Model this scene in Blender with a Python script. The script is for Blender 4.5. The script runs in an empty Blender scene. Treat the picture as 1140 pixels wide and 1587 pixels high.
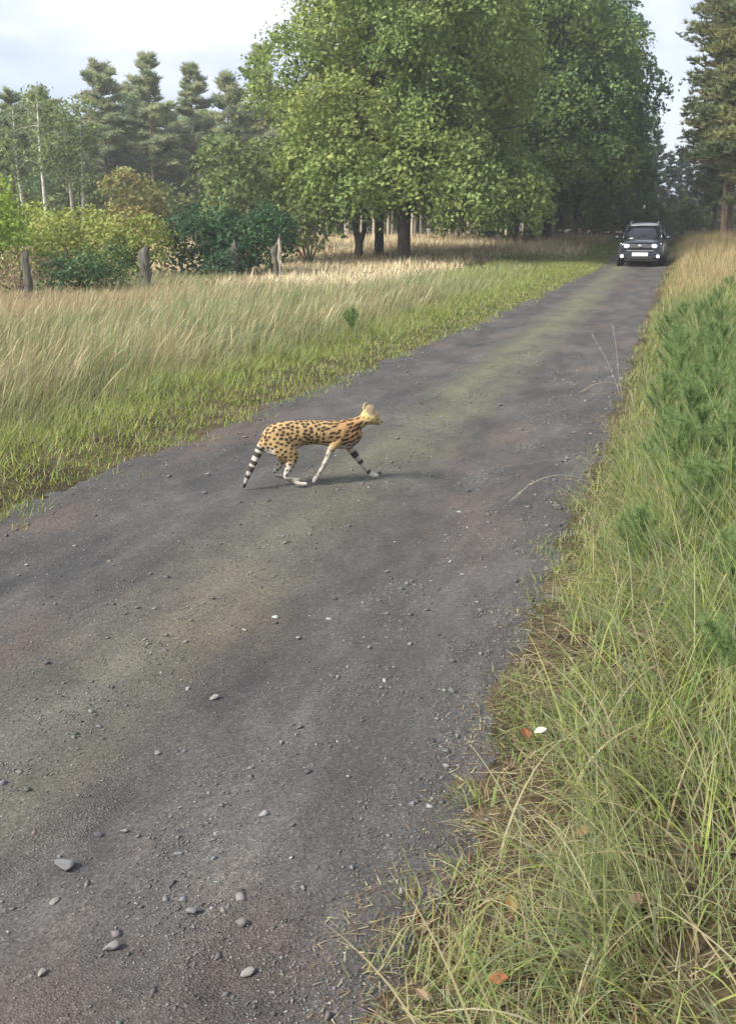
import bpy, math, random
import numpy as np
from mathutils import Matrix, Vector

scene = bpy.context.scene
col = scene.collection
R = math.radians
PI = math.pi
rng = np.random.default_rng(11)
random.seed(5)

# ------------------------------------------------------------------ camera
EYE = 1.85
PITCH = R(15.326)          # looking down
YAW = R(16.137)            # looking left of the track's direction (+Y)
fwd = Vector((-math.sin(YAW) * math.cos(PITCH), math.cos(YAW) * math.cos(PITCH), -math.sin(PITCH)))
rgt = Vector((math.cos(YAW), math.sin(YAW), 0))
upv = rgt.cross(fwd)
cd = bpy.data.cameras.new('camera')
cd.sensor_fit = 'HORIZONTAL'; cd.sensor_width = 36.0; cd.lens = 1600 / 1140 * 36
cd.clip_start = 0.05; cd.clip_end = 5000
cam = bpy.data.objects.new('camera', cd); col.objects.link(cam)
cam.matrix_world = Matrix(((rgt.x, upv.x, -fwd.x, 0), (rgt.y, upv.y, -fwd.y, 0), (rgt.z, upv.z, -fwd.z, EYE), (0, 0, 0, 1)))
scene.camera = cam

# ------------------------------------------------------------------ sky and sun
SUN_ELEV, SUN_AZ = 40.0, 222.0        # compass azimuth from +Y clockwise: behind the camera, to the left
w = bpy.data.worlds.new('World'); scene.world = w; w.use_nodes = True
nt = w.node_tree; nt.nodes.clear()
def nd(t, typ, **kw):
    n = t.nodes.new(typ)
    for k, v in kw.items(): setattr(n, k, v)
    return n
out = nd(nt, 'ShaderNodeOutputWorld'); bg = nd(nt, 'ShaderNodeBackground')
sky = nd(nt, 'ShaderNodeTexSky', sky_type='NISHITA', sun_disc=False)
sky.sun_elevation = R(SUN_ELEV); sky.sun_rotation = R(SUN_AZ); sky.air_density = 1.0; sky.dust_density = 1.5
tc = nd(nt, 'ShaderNodeTexCoord'); mp = nd(nt, 'ShaderNodeMapping'); mp.inputs['Scale'].default_value = (1, 1, 2.6)
mp.inputs['Location'].default_value = (0.35, 0.1, 0.2)
nz = nd(nt, 'ShaderNodeTexNoise'); nz.inputs['Scale'].default_value = 3.2; nz.inputs['Detail'].default_value = 7; nz.inputs['Roughness'].default_value = 0.5
rp = nd(nt, 'ShaderNodeValToRGB'); rp.color_ramp.elements[0].position = 0.30; rp.color_ramp.elements[1].position = 0.56
nz2 = nd(nt, 'ShaderNodeTexNoise'); nz2.inputs['Scale'].default_value = 5.0; nz2.inputs['Detail'].default_value = 5
cl = nd(nt, 'ShaderNodeValToRGB')
cl.color_ramp.elements[0].color = (4.0, 4.7, 6.4, 1); cl.color_ramp.elements[0].position = 0.35
cl.color_ramp.elements[1].color = (6.6, 6.8, 7.3, 1); cl.color_ramp.elements[1].position = 0.6
mx = nd(nt, 'ShaderNodeMix', data_type='RGBA')
nt.links.new(tc.outputs['Generated'], mp.inputs['Vector'])
nt.links.new(mp.outputs[0], nz.inputs['Vector']); nt.links.new(mp.outputs[0], nz2.inputs['Vector'])
nt.links.new(nz.outputs['Fac'], rp.inputs['Fac']); nt.links.new(nz2.outputs['Fac'], cl.inputs['Fac'])
nt.links.new(rp.outputs['Color'], mx.inputs['Factor']); nt.links.new(sky.outputs[0], mx.inputs['A']); nt.links.new(cl.outputs[0], mx.inputs['B'])
nt.links.new(mx.outputs['Result'], bg.inputs['Color']); bg.inputs['Strength'].default_value = 0.1
nt.links.new(bg.outputs[0], out.inputs[0])

sd = bpy.data.lights.new('sun', 'SUN'); sd.energy = 5.0; sd.angle = R(18); sd.color = (1.0, 0.94, 0.82)
sun = bpy.data.objects.new('sun', sd); col.objects.link(sun)
a, e = R(SUN_AZ), R(SUN_ELEV)
tosun = Vector((math.sin(a) * math.cos(e), math.cos(a) * math.cos(e), math.sin(e)))
sun.rotation_euler = tosun.to_track_quat('Z', 'Y').to_euler()
sun.location = (-30, -20, 40)

vs = scene.view_settings
vs.view_transform = 'Standard'; vs.look = 'None'; vs.exposure = 0.82; vs.gamma = 1.0; vs.use_curve_mapping = False
scene.cycles.max_bounces = 6; scene.cycles.transparent_max_bounces = 8
scene.cycles.use_denoising = True

# ------------------------------------------------------------------ helpers
def mesh_np(name, V, F, mat, parent=None, C=None, smooth=False):
    """V (n,3) vertices, F (m,3) triangles or list of faces, C (n,3) point colours"""
    me = mesh_data(name, V, F, mat, C, smooth)
    o = bpy.data.objects.new(name, me); col.objects.link(o)
    if parent: o.parent = parent
    return o
def mesh_data(name, V, F, mat, C=None, smooth=False):
    me = bpy.data.meshes.new(name)
    if isinstance(F, np.ndarray):
        n, m, k = len(V), len(F), F.shape[1]
        me.vertices.add(n); me.vertices.foreach_set('co', np.ascontiguousarray(V, dtype=np.float32).ravel())
        me.loops.add(m * k); me.polygons.add(m)
        me.loops.foreach_set('vertex_index', np.ascontiguousarray(F, dtype=np.int32).ravel())
        me.polygons.foreach_set('loop_start', np.arange(0, m * k, k, dtype=np.int32))
        me.update(calc_edges=True)
    else:
        me.from_pydata([tuple(v) for v in V], [], F); me.update()
    if C is not None:
        at = me.color_attributes.new('Col', 'FLOAT_COLOR', 'POINT')
        c4 = np.ones((len(V), 4), dtype=np.float32); c4[:, :3] = np.clip(C, 0, 1)
        at.data.foreach_set('color', c4.ravel())
    if smooth: me.polygons.foreach_set('use_smooth', np.ones(len(me.polygons), dtype=bool))
    if mat: me.materials.append(mat)
    return me
def tag(o, label=None, cat=None, group=None, kind=None):
    if label: o['label'] = label
    if cat: o['category'] = cat
    if group: o['group'] = group
    if kind: o['kind'] = kind
    return o
def empty(name, loc, rz=0, s=1):
    o = bpy.data.objects.new(name, None); col.objects.link(o)
    o.location = loc; o.rotation_euler = (0, 0, rz); o.scale = (s, s, s); o.empty_display_size = 0.2
    return o
def link_mesh(name, me, parent):
    o = bpy.data.objects.new(name, me); col.objects.link(o); o.parent = parent
    return o
class Bag:
    """collects vertices, triangles and colours"""
    def __init__(s): s.V, s.F, s.C, s.n = [], [], [], 0
    def add(s, V, F, C=None):
        V = np.asarray(V, float); F = np.asarray(F, int)
        s.V.append(V); s.F.append(F + s.n); s.n += len(V)
        if C is not None:
            C = np.asarray(C, float)
            s.C.append(np.broadcast_to(C, (len(V), 3)) if C.ndim == 1 else C)
    def arr(s):
        return np.concatenate(s.V), np.concatenate(s.F), (np.concatenate(s.C) if s.C else None)
    def data(s, name, mat, smooth=False):
        V, F, C = s.arr(); return mesh_data(name, V, F, mat, C, smooth)
    def obj(s, name, mat, parent=None, smooth=False):
        V, F, C = s.arr(); return mesh_np(name, V, F, mat, parent, C, smooth)
def tube(pts, rad, n=8, caps=True, squash=None):
    """tapered tube through pts; rad per point (or (ra, rb) for an ellipse)"""
    P = np.asarray(pts, float); m = len(P)
    T = np.gradient(P, axis=0); T /= np.linalg.norm(T, axis=1)[:, None] + 1e-9
    ref = np.array([0, 0, 1.0]) if abs(T[:, 2]).mean() < 0.8 else np.array([1.0, 0, 0])
    V = []; th = np.linspace(0, 2 * PI, n, endpoint=False)
    for i in range(m):
        u = np.cross(T[i], ref); u /= np.linalg.norm(u) + 1e-9; v = np.cross(u, T[i])
        r = rad[i]; ra, rb = (r if np.ndim(r) else (r, r))
        V.append(P[i] + np.outer(np.cos(th) * ra, u) + np.outer(np.sin(th) * rb, v))
    V = np.concatenate(V); F = []
    for i in range(m - 1):
        for j in range(n):
            k = (j + 1) % n; q = [i * n + j, i * n + k, (i + 1) * n + k, (i + 1) * n + j]
            F += [(q[0], q[1], q[2]), (q[0], q[2], q[3])]
    if caps:
        V = np.vstack([V, P[0], P[-1]]); b, t = m * n, m * n + 1
        for j in range(n):
            k = (j + 1) % n
            F += [(b, k, j), (t, (m - 1) * n + j, (m - 1) * n + k)]
    return V, np.array(F)
_ph = np.random.default_rng(3).uniform(0, 2 * PI, (40, 3))
def fn(x, y, s, seed=0):
    """smooth noise, about -1..1, feature size s metres"""
    v = 0
    for k in range(5):
        p = _ph[(seed * 5 + k) % 40]; an = p[0] + k * 1.3
        f = (0.7 + 0.25 * k) * 2 * PI / (s * 2.2)
        v = v + np.sin((x * math.cos(an) + y * math.sin(an)) * f + p[1] + 1.4 * np.sin((y * math.cos(an) - x * math.sin(an)) * f * .6 + p[2]))
    return v / 3.2
def sstep(a, b, x):
    t = np.clip((x - a) / (b - a), 0, 1); return t * t * (3 - 2 * t)

# ------------------------------------------------------------------ materials
def new_mat(name):
    m = bpy.data.materials.new(name); m.use_nodes = True; t = m.node_tree
    return m, t, t.nodes['Principled BSDF']
def foliage_mat(name, trans=0.35, rough=0.55):
    m, t, b = new_mat(name); o = t.nodes['Material Output']
    at = nd(t, 'ShaderNodeVertexColor', layer_name='Col')
    tr = nd(t, 'ShaderNodeBsdfTranslucent'); ms = nd(t, 'ShaderNodeMixShader'); ms.inputs[0].default_value = trans
    hs = nd(t, 'ShaderNodeHueSaturation'); hs.inputs['Saturation'].default_value = 1.15; hs.inputs['Value'].default_value = 1.15
    t.links.new(at.outputs[0], b.inputs['Base Color']); b.inputs['Roughness'].default_value = rough
    b.inputs['Specular IOR Level'].default_value = 0.15
    t.links.new(at.outputs[0], hs.inputs['Color']); t.links.new(hs.outputs[0], tr.inputs[0])
    t.links.new(b.outputs[0], ms.inputs[1]); t.links.new(tr.outputs[0], ms.inputs[2]); t.links.new(ms.outputs[0], o.inputs[0])
    return m
def bark_mat(name, c1, c2, scale=6, stretch=0.25, rough=0.9):
    m, t, b = new_mat(name)
    tc = nd(t, 'ShaderNodeTexCoord'); mp = nd(t, 'ShaderNodeMapping'); mp.inputs['Scale'].default_value = (1, 1, stretch)
    nz = nd(t, 'ShaderNodeTexNoise'); nz.inputs['Scale'].default_value = scale; nz.inputs['Detail'].default_value = 6
    rp = nd(t, 'ShaderNodeValToRGB'); rp.color_ramp.elements[0].color = (*c1, 1); rp.color_ramp.elements[1].color = (*c2, 1)
    rp.color_ramp.elements[0].position = .35; rp.color_ramp.elements[1].position = .65
    bp = nd(t, 'ShaderNodeBump'); bp.inputs['Strength'].default_value = 0.7; bp.inputs['Distance'].default_value = 0.03
    t.links.new(tc.outputs['Object'], mp.inputs[0]); t.links.new(mp.outputs[0], nz.inputs['Vector'])
    t.links.new(nz.outputs['Fac'], rp.inputs[0]); t.links.new(rp.outputs[0], b.inputs['Base Color'])
    t.links.new(nz.outputs['Fac'], bp.inputs['Height']); t.links.new(bp.outputs[0], b.inputs['Normal'])
    b.inputs['Roughness'].default_value = rough
    return m
def plain_mat(name, c, rough=0.5, metal=0.0, emit=None, es=0.0, coat=0.0):
    m, t, b = new_mat(name); b.inputs['Base Color'].default_value = (*c, 1)
    b.inputs['Roughness'].default_value = rough; b.inputs['Metallic'].default_value = metal; b.inputs['Coat Weight'].default_value = coat
    tc = nd(t, 'ShaderNodeTexCoord'); nz = nd(t, 'ShaderNodeTexNoise'); nz.inputs['Scale'].default_value = 18; nz.inputs['Detail'].default_value = 4
    mr = nd(t, 'ShaderNodeMapRange'); mr.inputs['To Min'].default_value = max(0.02, rough - .08); mr.inputs['To Max'].default_value = min(1, rough + .1)
    t.links.new(tc.outputs['Object'], nz.inputs['Vector']); t.links.new(nz.outputs['Fac'], mr.inputs['Value']); t.links.new(mr.outputs[0], b.inputs['Roughness'])
    if emit: b.inputs['Emission Color'].default_value = (*emit, 1); b.inputs['Emission Strength'].default_value = es
    return m
def attr_mat(name, rough=0.85, bump=0.0, bscale=200):
    m, t, b = new_mat(name)
    at = nd(t, 'ShaderNodeVertexColor', layer_name='Col'); t.links.new(at.outputs[0], b.inputs['Base Color'])
    b.inputs['Roughness'].default_value = rough; b.inputs['Specular IOR Level'].default_value = 0.25
    if bump:
        tc = nd(t, 'ShaderNodeTexCoord'); nz = nd(t, 'ShaderNodeTexNoise'); nz.inputs['Scale'].default_value = bscale; nz.inputs['Detail'].default_value = 3
        bp = nd(t, 'ShaderNodeBump'); bp.inputs['Strength'].default_value = bump; bp.inputs['Distance'].default_value = 0.01
        t.links.new(tc.outputs['Object'], nz.inputs['Vector']); t.links.new(nz.outputs['Fac'], bp.inputs['Height']); t.links.new(bp.outputs[0], b.inputs['Normal'])
    return m
def ramp(t, src, stops):
    r = nd(t, 'ShaderNodeValToRGB'); el = r.color_ramp.elements
    while len(el) < len(stops): el.new(0.5)
    for k, (p, c) in enumerate(stops):
        el[k].position = p; el[k].color = (*c, 1) if np.ndim(c) else (c, c, c, 1)
    t.links.new(src, r.inputs[0]); return r.outputs[0]
def noise(t, vec, scale, detail=5, rough=.55, dist=0):
    n = nd(t, 'ShaderNodeTexNoise'); n.inputs['Scale'].default_value = scale; n.inputs['Detail'].default_value = detail
    n.inputs['Roughness'].default_value = rough; n.inputs['Distortion'].default_value = dist; t.links.new(vec, n.inputs['Vector']); return n.outputs['Fac']
def mixc(t, f, a, b):
    m = nd(t, 'ShaderNodeMix', data_type='RGBA')
    for s, k in ((f, 'Factor'), (a, 'A'), (b, 'B')):
        if isinstance(s, (tuple, float, int)): m.inputs[k].default_value = (*s, 1) if isinstance(s, tuple) else s
        else: t.links.new(s, m.inputs[k])
    return m.outputs['Result']

M_LEAF = foliage_mat('leaf_foliage', 0.38, 0.75)
M_GRASS = foliage_mat('grass_blades', 0.35, 0.6)
M_NEEDLE = foliage_mat('needle_foliage', 0.4, 0.6)
M_OAK = bark_mat('oak_bark', (0.028, 0.022, 0.02), (0.075, 0.06, 0.05))
M_PINE = bark_mat('pine_bark', (0.10, 0.070, 0.052), (0.24, 0.165, 0.115), 5)
M_BIRCH = bark_mat('birch_bark', (0.20, 0.19, 0.16), (0.55, 0.53, 0.46), 4, 1.5)
M_TWIG = bark_mat('twig_bark', (0.10, 0.07, 0.05), (0.22, 0.16, 0.12), 20)
M_POST = bark_mat('weathered_wood', (0.045, 0.042, 0.034), (0.135, 0.125, 0.100), 9, 0.12)
M_STONE = attr_mat('stone', 0.85, 0.6, 90)
M_GRAVEL = attr_mat('gravel_stones', 0.85)

# ------------------------------------------------------------------ the land
_y = np.linspace(-60, 400, 2301)
_z = np.interp(_y, [-60, 14, 22, 30, 43, 60, 80, 110, 200, 400], [0, 0, .03, .12, .36, .85, 1.2, 1.4, 1.5, 1.5])
_k = np.hanning(31); _k /= _k.sum()
_z = np.convolve(np.pad(_z, 15, mode='edge'), _k, 'valid')
def zprof(y): return np.interp(y, _y, _z)
def xl(y): return np.interp(y, [0, 8, 14, 22, 31, 37, 41, 60, 120], [-4.3, -4.15, -3.97, -3.75, -3.45, -3.2, -3.0, -2.9, -2.8])
def xr(y): return np.interp(y, [0, 8, 20, 35, 45, 120], [-0.59, -0.55, -0.56, -0.45, -0.40, -0.35])
def verge(x, y):
    """height of the verge over the track level"""
    dl = xl(y) - x; dr = x - xr(y)
    d = np.maximum(dl, dr)
    h = 0.075 * sstep(0.0, 0.7, d) + 0.05 * fn(x, y, 1.6, 1) * sstep(0.2, 1.5, d) + 0.016 * fn(x, y, .35, 2) * sstep(-.1, .3, d)
    h = h + 0.05 * sstep(1.0, 6, dl) * (1 + .6 * fn(x, y, 6, 3)) + 0.10 * sstep(0.6, 3, dr)
    return h, d
def track_h(x, y):
    u = (x - xl(y)) / (xr(y) - xl(y))
    h = -0.03 * np.exp(-((u - .24) / .10) ** 2) - 0.03 * np.exp(-((u - .76) / .10) ** 2)
    h = h + 0.008 * fn(x, y, .5, 4) + 0.005 * fn(x, y, .16, 5) + 0.0035 * fn(x, y, .07, 6)
    h = h - 0.025 * sstep(.3, .8, fn(x, y, .8, 7)) * (np.abs(u - .5) < .2)
    return h
def ground_z(x, y):
    h, d = verge(x, y)
    return zprof(y) + np.where(d > 0, h, track_h(x, y))
def gz(x, y): return float(ground_z(np.float64(x), np.float64(y)))

def axis(spec):
    out = [spec[0][0]]
    for a, b, s in spec:
        n = max(1, int(round((b - a) / s))); out += list(np.linspace(a, b, n + 1)[1:])
    return np.array(out)
def grid_mesh(xs, ys, zf):
    X, Y = np.meshgrid(xs, ys); Z = zf(X, Y)
    V = np.stack([X, Y, Z], -1).reshape(-1, 3); nx = len(xs); ny = len(ys)
    i = (np.arange(ny - 1)[:, None] * nx + np.arange(nx - 1)).ravel()
    return V, np.stack([i, i + 1, i + nx + 1, i + nx], 1)
def land_z(x, y):
    h, d = verge(x, y)
    return zprof(y) + h - 0.09 * (1 - sstep(-.22, .0, d))
V, F = grid_mesh(axis([(-2500, -200, 230), (-200, -40, 8), (-40, -14, .8), (-14, -5, .25), (-5, 2.5, .1), (2.5, 10, .4), (10, 60, 4), (60, 2500, 250)]),
                 axis([(-200, -10, 19), (-10, 1, .5), (1, 14, .1), (14, 30, .3), (30, 70, .7), (70, 150, 4), (150, 3000, 200)]), land_z)
m, t, b = new_mat('ground_soil')
tc = nd(t, 'ShaderNodeTexCoord'); ov = tc.outputs['Object']
c = ramp(t, noise(t, ov, 1.3, 8), [(.3, (.038, .030, .020)), (.5, (.075, .060, .036)), (.7, (.125, .10, .06))])
c2 = ramp(t, noise(t, ov, 26, 4, .7), [(.35, .55), (.65, 1.5)])
mm = nd(t, 'ShaderNodeMix', data_type='RGBA', blend_type='MULTIPLY'); mm.inputs['Factor'].default_value = 1
t.links.new(c, mm.inputs['A']); t.links.new(c2, mm.inputs['B']); t.links.new(mm.outputs['Result'], b.inputs['Base Color'])
b.inputs['Roughness'].default_value = .95; b.inputs['Specular IOR Level'].default_value = .1
bp = nd(t, 'ShaderNodeBump'); bp.inputs['Strength'].default_value = .8; bp.inputs['Distance'].default_value = .03
t.links.new(noise(t, ov, 40, 6, .7), bp.inputs['Height']); t.links.new(bp.outputs[0], b.inputs['Normal'])
tag(mesh_np('ground', V, F, m, smooth=True), kind='structure')

# the track: dark cinder gravel, two ruts, a greenish middle strip, reddish patches
V, F = grid_mesh(axis([(-5.3, 0.5, .046)]), axis([(-6, 1.2, .3), (1.2, 9, .046), (9, 16, .1), (16, 45, .3), (45, 150, 1.5)]),
    lambda x, y: zprof(y) + track_h(x, y) - .12 * sstep(.05, .55, np.maximum(xl(y) - x, x - xr(y)) + .10 * fn(x, y, .5, 2) + .05 * fn(x, y, .15, 1)))
m, t, b = new_mat('track_cinder')
tc = nd(t, 'ShaderNodeTexCoord'); ov = tc.outputs['Object']
mp = nd(t, 'ShaderNodeMapping'); mp.inputs['Scale'].default_value = (1, .35, 1); t.links.new(ov, mp.inputs[0]); lv = mp.outputs[0]
base = ramp(t, noise(t, lv, 1.9, 9, .72), [(.30, (.040, .038, .037)), (.5, (.064, .061, .059)), (.68, (.102, .096, .091))])
red = ramp(t, noise(t, lv, 1.1, 6, .65), [(.51, 0.0), (.68, .7)])
base = mixc(t, red, base, (.108, .078, .064))
dk = ramp(t, noise(t, lv, 2.6, 5, .6), [(.56, 0.0), (.70, .6)])
base = mixc(t, dk, base, (.034, .033, .035))
# olive strip between the ruts
sx = nd(t, 'ShaderNodeSeparateXYZ'); t.links.new(ov, sx.inputs[0])
ma = nd(t, 'ShaderNodeMath', operation='ADD'); ma.inputs[1].default_value = 2.22; t.links.new(sx.outputs[0], ma.inputs[0])
mb = nd(t, 'ShaderNodeMath', operation='ABSOLUTE'); t.links.new(ma.outputs[0], mb.inputs[0])
mr = nd(t, 'ShaderNodeMapRange'); mr.inputs['From Min'].default_value = .62; mr.inputs['From Max'].default_value = .12; t.links.new(mb.outputs[0], mr.inputs['Value'])
my = nd(t, 'ShaderNodeMapRange'); my.inputs['From Min'].default_value = 5; my.inputs['From Max'].default_value = 13; my.inputs['To Min'].default_value = .45; t.links.new(sx.outputs[1], my.inputs['Value'])
mz = nd(t, 'ShaderNodeMath', operation='MULTIPLY'); t.links.new(mr.outputs[0], mz.inputs[0]); t.links.new(my.outputs[0], mz.inputs[1])
mw = nd(t, 'ShaderNodeMath', operation='MULTIPLY'); t.links.new(mz.outputs[0], mw.inputs[0])
t.links.new(ramp(t, noise(t, lv, 2.2, 5), [(.3, .25), (.6, 1.0)]), mw.inputs[1])
base = mixc(t, mw.outputs[0], base, (.118, .118, .074))
vo = nd(t, 'ShaderNodeTexVoronoi'); vo.inputs['Scale'].default_value = 130; vo.inputs['Randomness'].default_value = 1; t.links.new(ov, vo.inputs['Vector'])
sp = ramp(t, vo.outputs['Color'], [(.10, .50), (.5, .95), (.80, 1.25), (.97, 2.1)])
m1 = nd(t, 'ShaderNodeMix', data_type='RGBA', blend_type='MULTIPLY'); m1.inputs['Factor'].default_value = .8
t.links.new(base, m1.inputs['A']); t.links.new(sp, m1.inputs['B'])
gr = ramp(t, noise(t, ov, 130, 5, .75), [(.3, .62), (.7, 1.42)])
m2 = nd(t, 'ShaderNodeMix', data_type='RGBA', blend_type='MULTIPLY'); m2.inputs['Factor'].default_value = .8
t.links.new(m1.outputs['Result'], m2.inputs['A']); t.links.new(gr, m2.inputs['B'])
t.links.new(m2.outputs['Result'], b.inputs['Base Color']); b.inputs['Roughness'].default_value = .8; b.inputs['Specular IOR Level'].default_value = .3
ad = nd(t, 'ShaderNodeMath', operation='ADD'); t.links.new(noise(t, ov, 34, 9, .8), ad.inputs[0]); t.links.new(vo.outputs['Distance'], ad.inputs[1])
bp = nd(t, 'ShaderNodeBump'); bp.inputs['Distance'].default_value = .010
t.links.new(ramp(t, noise(t, lv, 2.4, 6, .65), [(.40, .10), (.62, .75)]), bp.inputs['Strength'])
t.links.new(ad.outputs[0], bp.inputs['Height']); t.links.new(bp.outputs[0], b.inputs['Normal'])
tag(mesh_np('track', V, F, m, smooth=True), kind='structure')

# ------------------------------------------------------------------ stones and gravel
OCT_V = np.array([[1, 0, 0], [-1, 0, 0], [0, 1, 0], [0, -1, 0], [0, 0, 1], [0, 0, -1]], float)
OCT_F = np.array([[0, 2, 4], [2, 1, 4], [1, 3, 4], [3, 0, 4], [2, 0, 5], [1, 2, 5], [3, 1, 5], [0, 3, 5]])
def gravel():
    n = 46000
    x = rng.uniform(-4.6, -.2, n * 5); y = 1.3 + 15 * rng.random(n * 5) ** 2.0
    u = (x - xl(y)) / (xr(y) - xl(y))
    wgt = .10 + 1.0 * np.exp(-((x + 1.22 + .10 * fn(y, y, 1.5, 3)) / .17) ** 2) + .55 * np.exp(-((u - .56) / .07) ** 2) + .5 * np.exp(-((u - .05) / .07) ** 2) + .9 * np.exp(-((u - .97) / .06) ** 2) + .25 * np.exp(-((u - .42) / .05) ** 2)
    wgt *= .25 + sstep(-.5, .6, fn(x, y, .45, 8) + .4 * fn(x, y, .15, 5)) * 1.2
    keep = (rng.random(n * 5) < wgt * .75) & (u > -.06) & (u < 1.06)
    x, y = x[keep][:n], y[keep][:n]; n = len(x)
    s = .0018 + .0030 * rng.random(n) ** 2 + .010 * (rng.random(n) > .97) * rng.random(n)
    s *= 1 + .05 * y
    th = rng.uniform(0, 2 * PI, n)
    V = OCT_V[None] * (1 + .35 * rng.normal(size=(n, 6, 1))).clip(.5, 1.6) + .22 * rng.normal(size=(n, 6, 3))
    V *= (np.stack([s * rng.uniform(.9, 1.6, n), s * rng.uniform(.7, 1.1, n), s * rng.uniform(.45, .9, n)], 1))[:, None]
    c, sn = np.cos(th)[:, None], np.sin(th)[:, None]
    V = np.stack([V[..., 0] * c - V[..., 1] * sn, V[..., 0] * sn + V[..., 1] * c, V[..., 2]], -1)
    V += np.stack([x, y, zprof(y) + track_h(x, y) + s * .25], 1)[:, None]
    F = OCT_F[None] + 6 * np.arange(n)[:, None, None]
    g = (.062 + .11 * rng.random(n) + .22 * (rng.random(n) > .93) * rng.random(n))[:, None] * np.array([1, .98, .98]) * (1 + .06 * rng.normal(size=(n, 3)))
    g[rng.random(n) > .96] *= np.array([1.2, .95, .86])
    o = mesh_np('gravel', V.reshape(-1, 3), F.reshape(-1, 3), M_GRAVEL, C=np.repeat(g, 6, 0))
    tag(o, 'loose grey gravel scattered over the dark track', 'gravel', kind='stuff')
gravel()
def ico(sub=2):
    import bmesh
    bm = bmesh.new(); bmesh.ops.create_icosphere(bm, subdivisions=sub, radius=1)
    V = np.array([v.co[:] for v in bm.verts]); F = np.array([[v.index for v in f.verts] for f in bm.faces]); bm.free(); return V, F
IV, IF = ico(2)
def stone_mesh(seed, c, flat=.55):
    r = np.random.default_rng(seed)
    V = IV.copy()
    for _ in range(9):                                   # chop with planes: angular rock
        d = r.normal(size=3); d /= np.linalg.norm(d); h = r.uniform(.32, .62); k = V @ d
        V -= np.outer(np.maximum(k - h, 0), d)
    V *= np.array([1.15, .85, flat]); V *= 1 + .03 * r.normal(size=(len(V), 1))
    return mesh_data('stone', V, IF, M_STONE, C=np.broadcast_to(np.array(c), V.shape) * (1 + .08 * r.normal(size=(len(V), 1))))
greys = [(.20, .20, .205), (.26, .25, .245), (.15, .15, .16), (.30, .29, .28), (.10, .10, .11)]
smesh = [stone_mesh(k, greys[k % 5]) for k in range(10)]
big = [(-1.66, 2.38, .044, 0, 'largest pale grey angular stone lying on the track'),
       (-1.33, 2.09, .030, 1, 'rounded grey stone at the edge of the loose gravel band'),
       (-1.18, 2.28, .024, 5, 'dull grey stone sitting in the loose gravel band'),
       (-.92, 2.08, .022, 8, 'blunt light grey stone on fine dark cinder near the grass'),
       (-1.74, 11.17, .040, 4, 'single black lump on the smooth track beyond the wild cat'),
       (-1.69, 3.56, .024, 3, 'whitish stone with a dark shadow on the brown patch of track'),
       (-.82, 4.85, .024, 2, 'dark stone alone on the smooth rut by the right grass edge'),
       (-.80, 6.69, .020, 4, 'small black stone below the arching pale grass stalk')]
for x, y, s, k, lb in big:
    o = bpy.data.objects.new('stone', smesh[k]); col.objects.link(o); o.location = (x, y, gz(x, y) + s * .28); o.scale = (s, s, s); o.rotation_euler = (0, 0, k * 1.3)
    tag(o, lb, 'stone')
small = [(-1.82, 3.59), (-1.71, 3.10), (-2.93, 4.34), (-2.54, 3.66), (-1.86, 4.29), (-1.59, 4.30), (-2.96, 5.0), (-1.62, 3.15), (-1.64, 2.56), (-1.59, 2.23), (-.63, 2.53),
         (-1.44, 5.38), (-1.27, 3.44), (-1.58, 4.84), (-1.57, 2.60), (-3.47, 4.90), (-3.66, 5.04), (-2.61, 5.49), (-1.71, 7.70), (-1.01, 5.37), (-1.53, 4.60), (-1.35, 2.55), (-1.05, 2.75), (-1.12, 3.1), (-1.45, 1.95)]
for i, (x, y) in enumerate(small):
    s = .010 + .008 * random.random() + .0006 * y
    o = bpy.data.objects.new('stone', smesh[(i * 7 + 3) % 10]); col.objects.link(o); o.location = (x, y, gz(x, y) + s * .25); o.scale = (s, s, s); o.rotation_euler = (.2 * random.random(), 0, random.random() * 6)
    tag(o, 'small loose grey stone on the dark track, no bigger than a walnut', 'stone', 'small stones scattered on the track')

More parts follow.
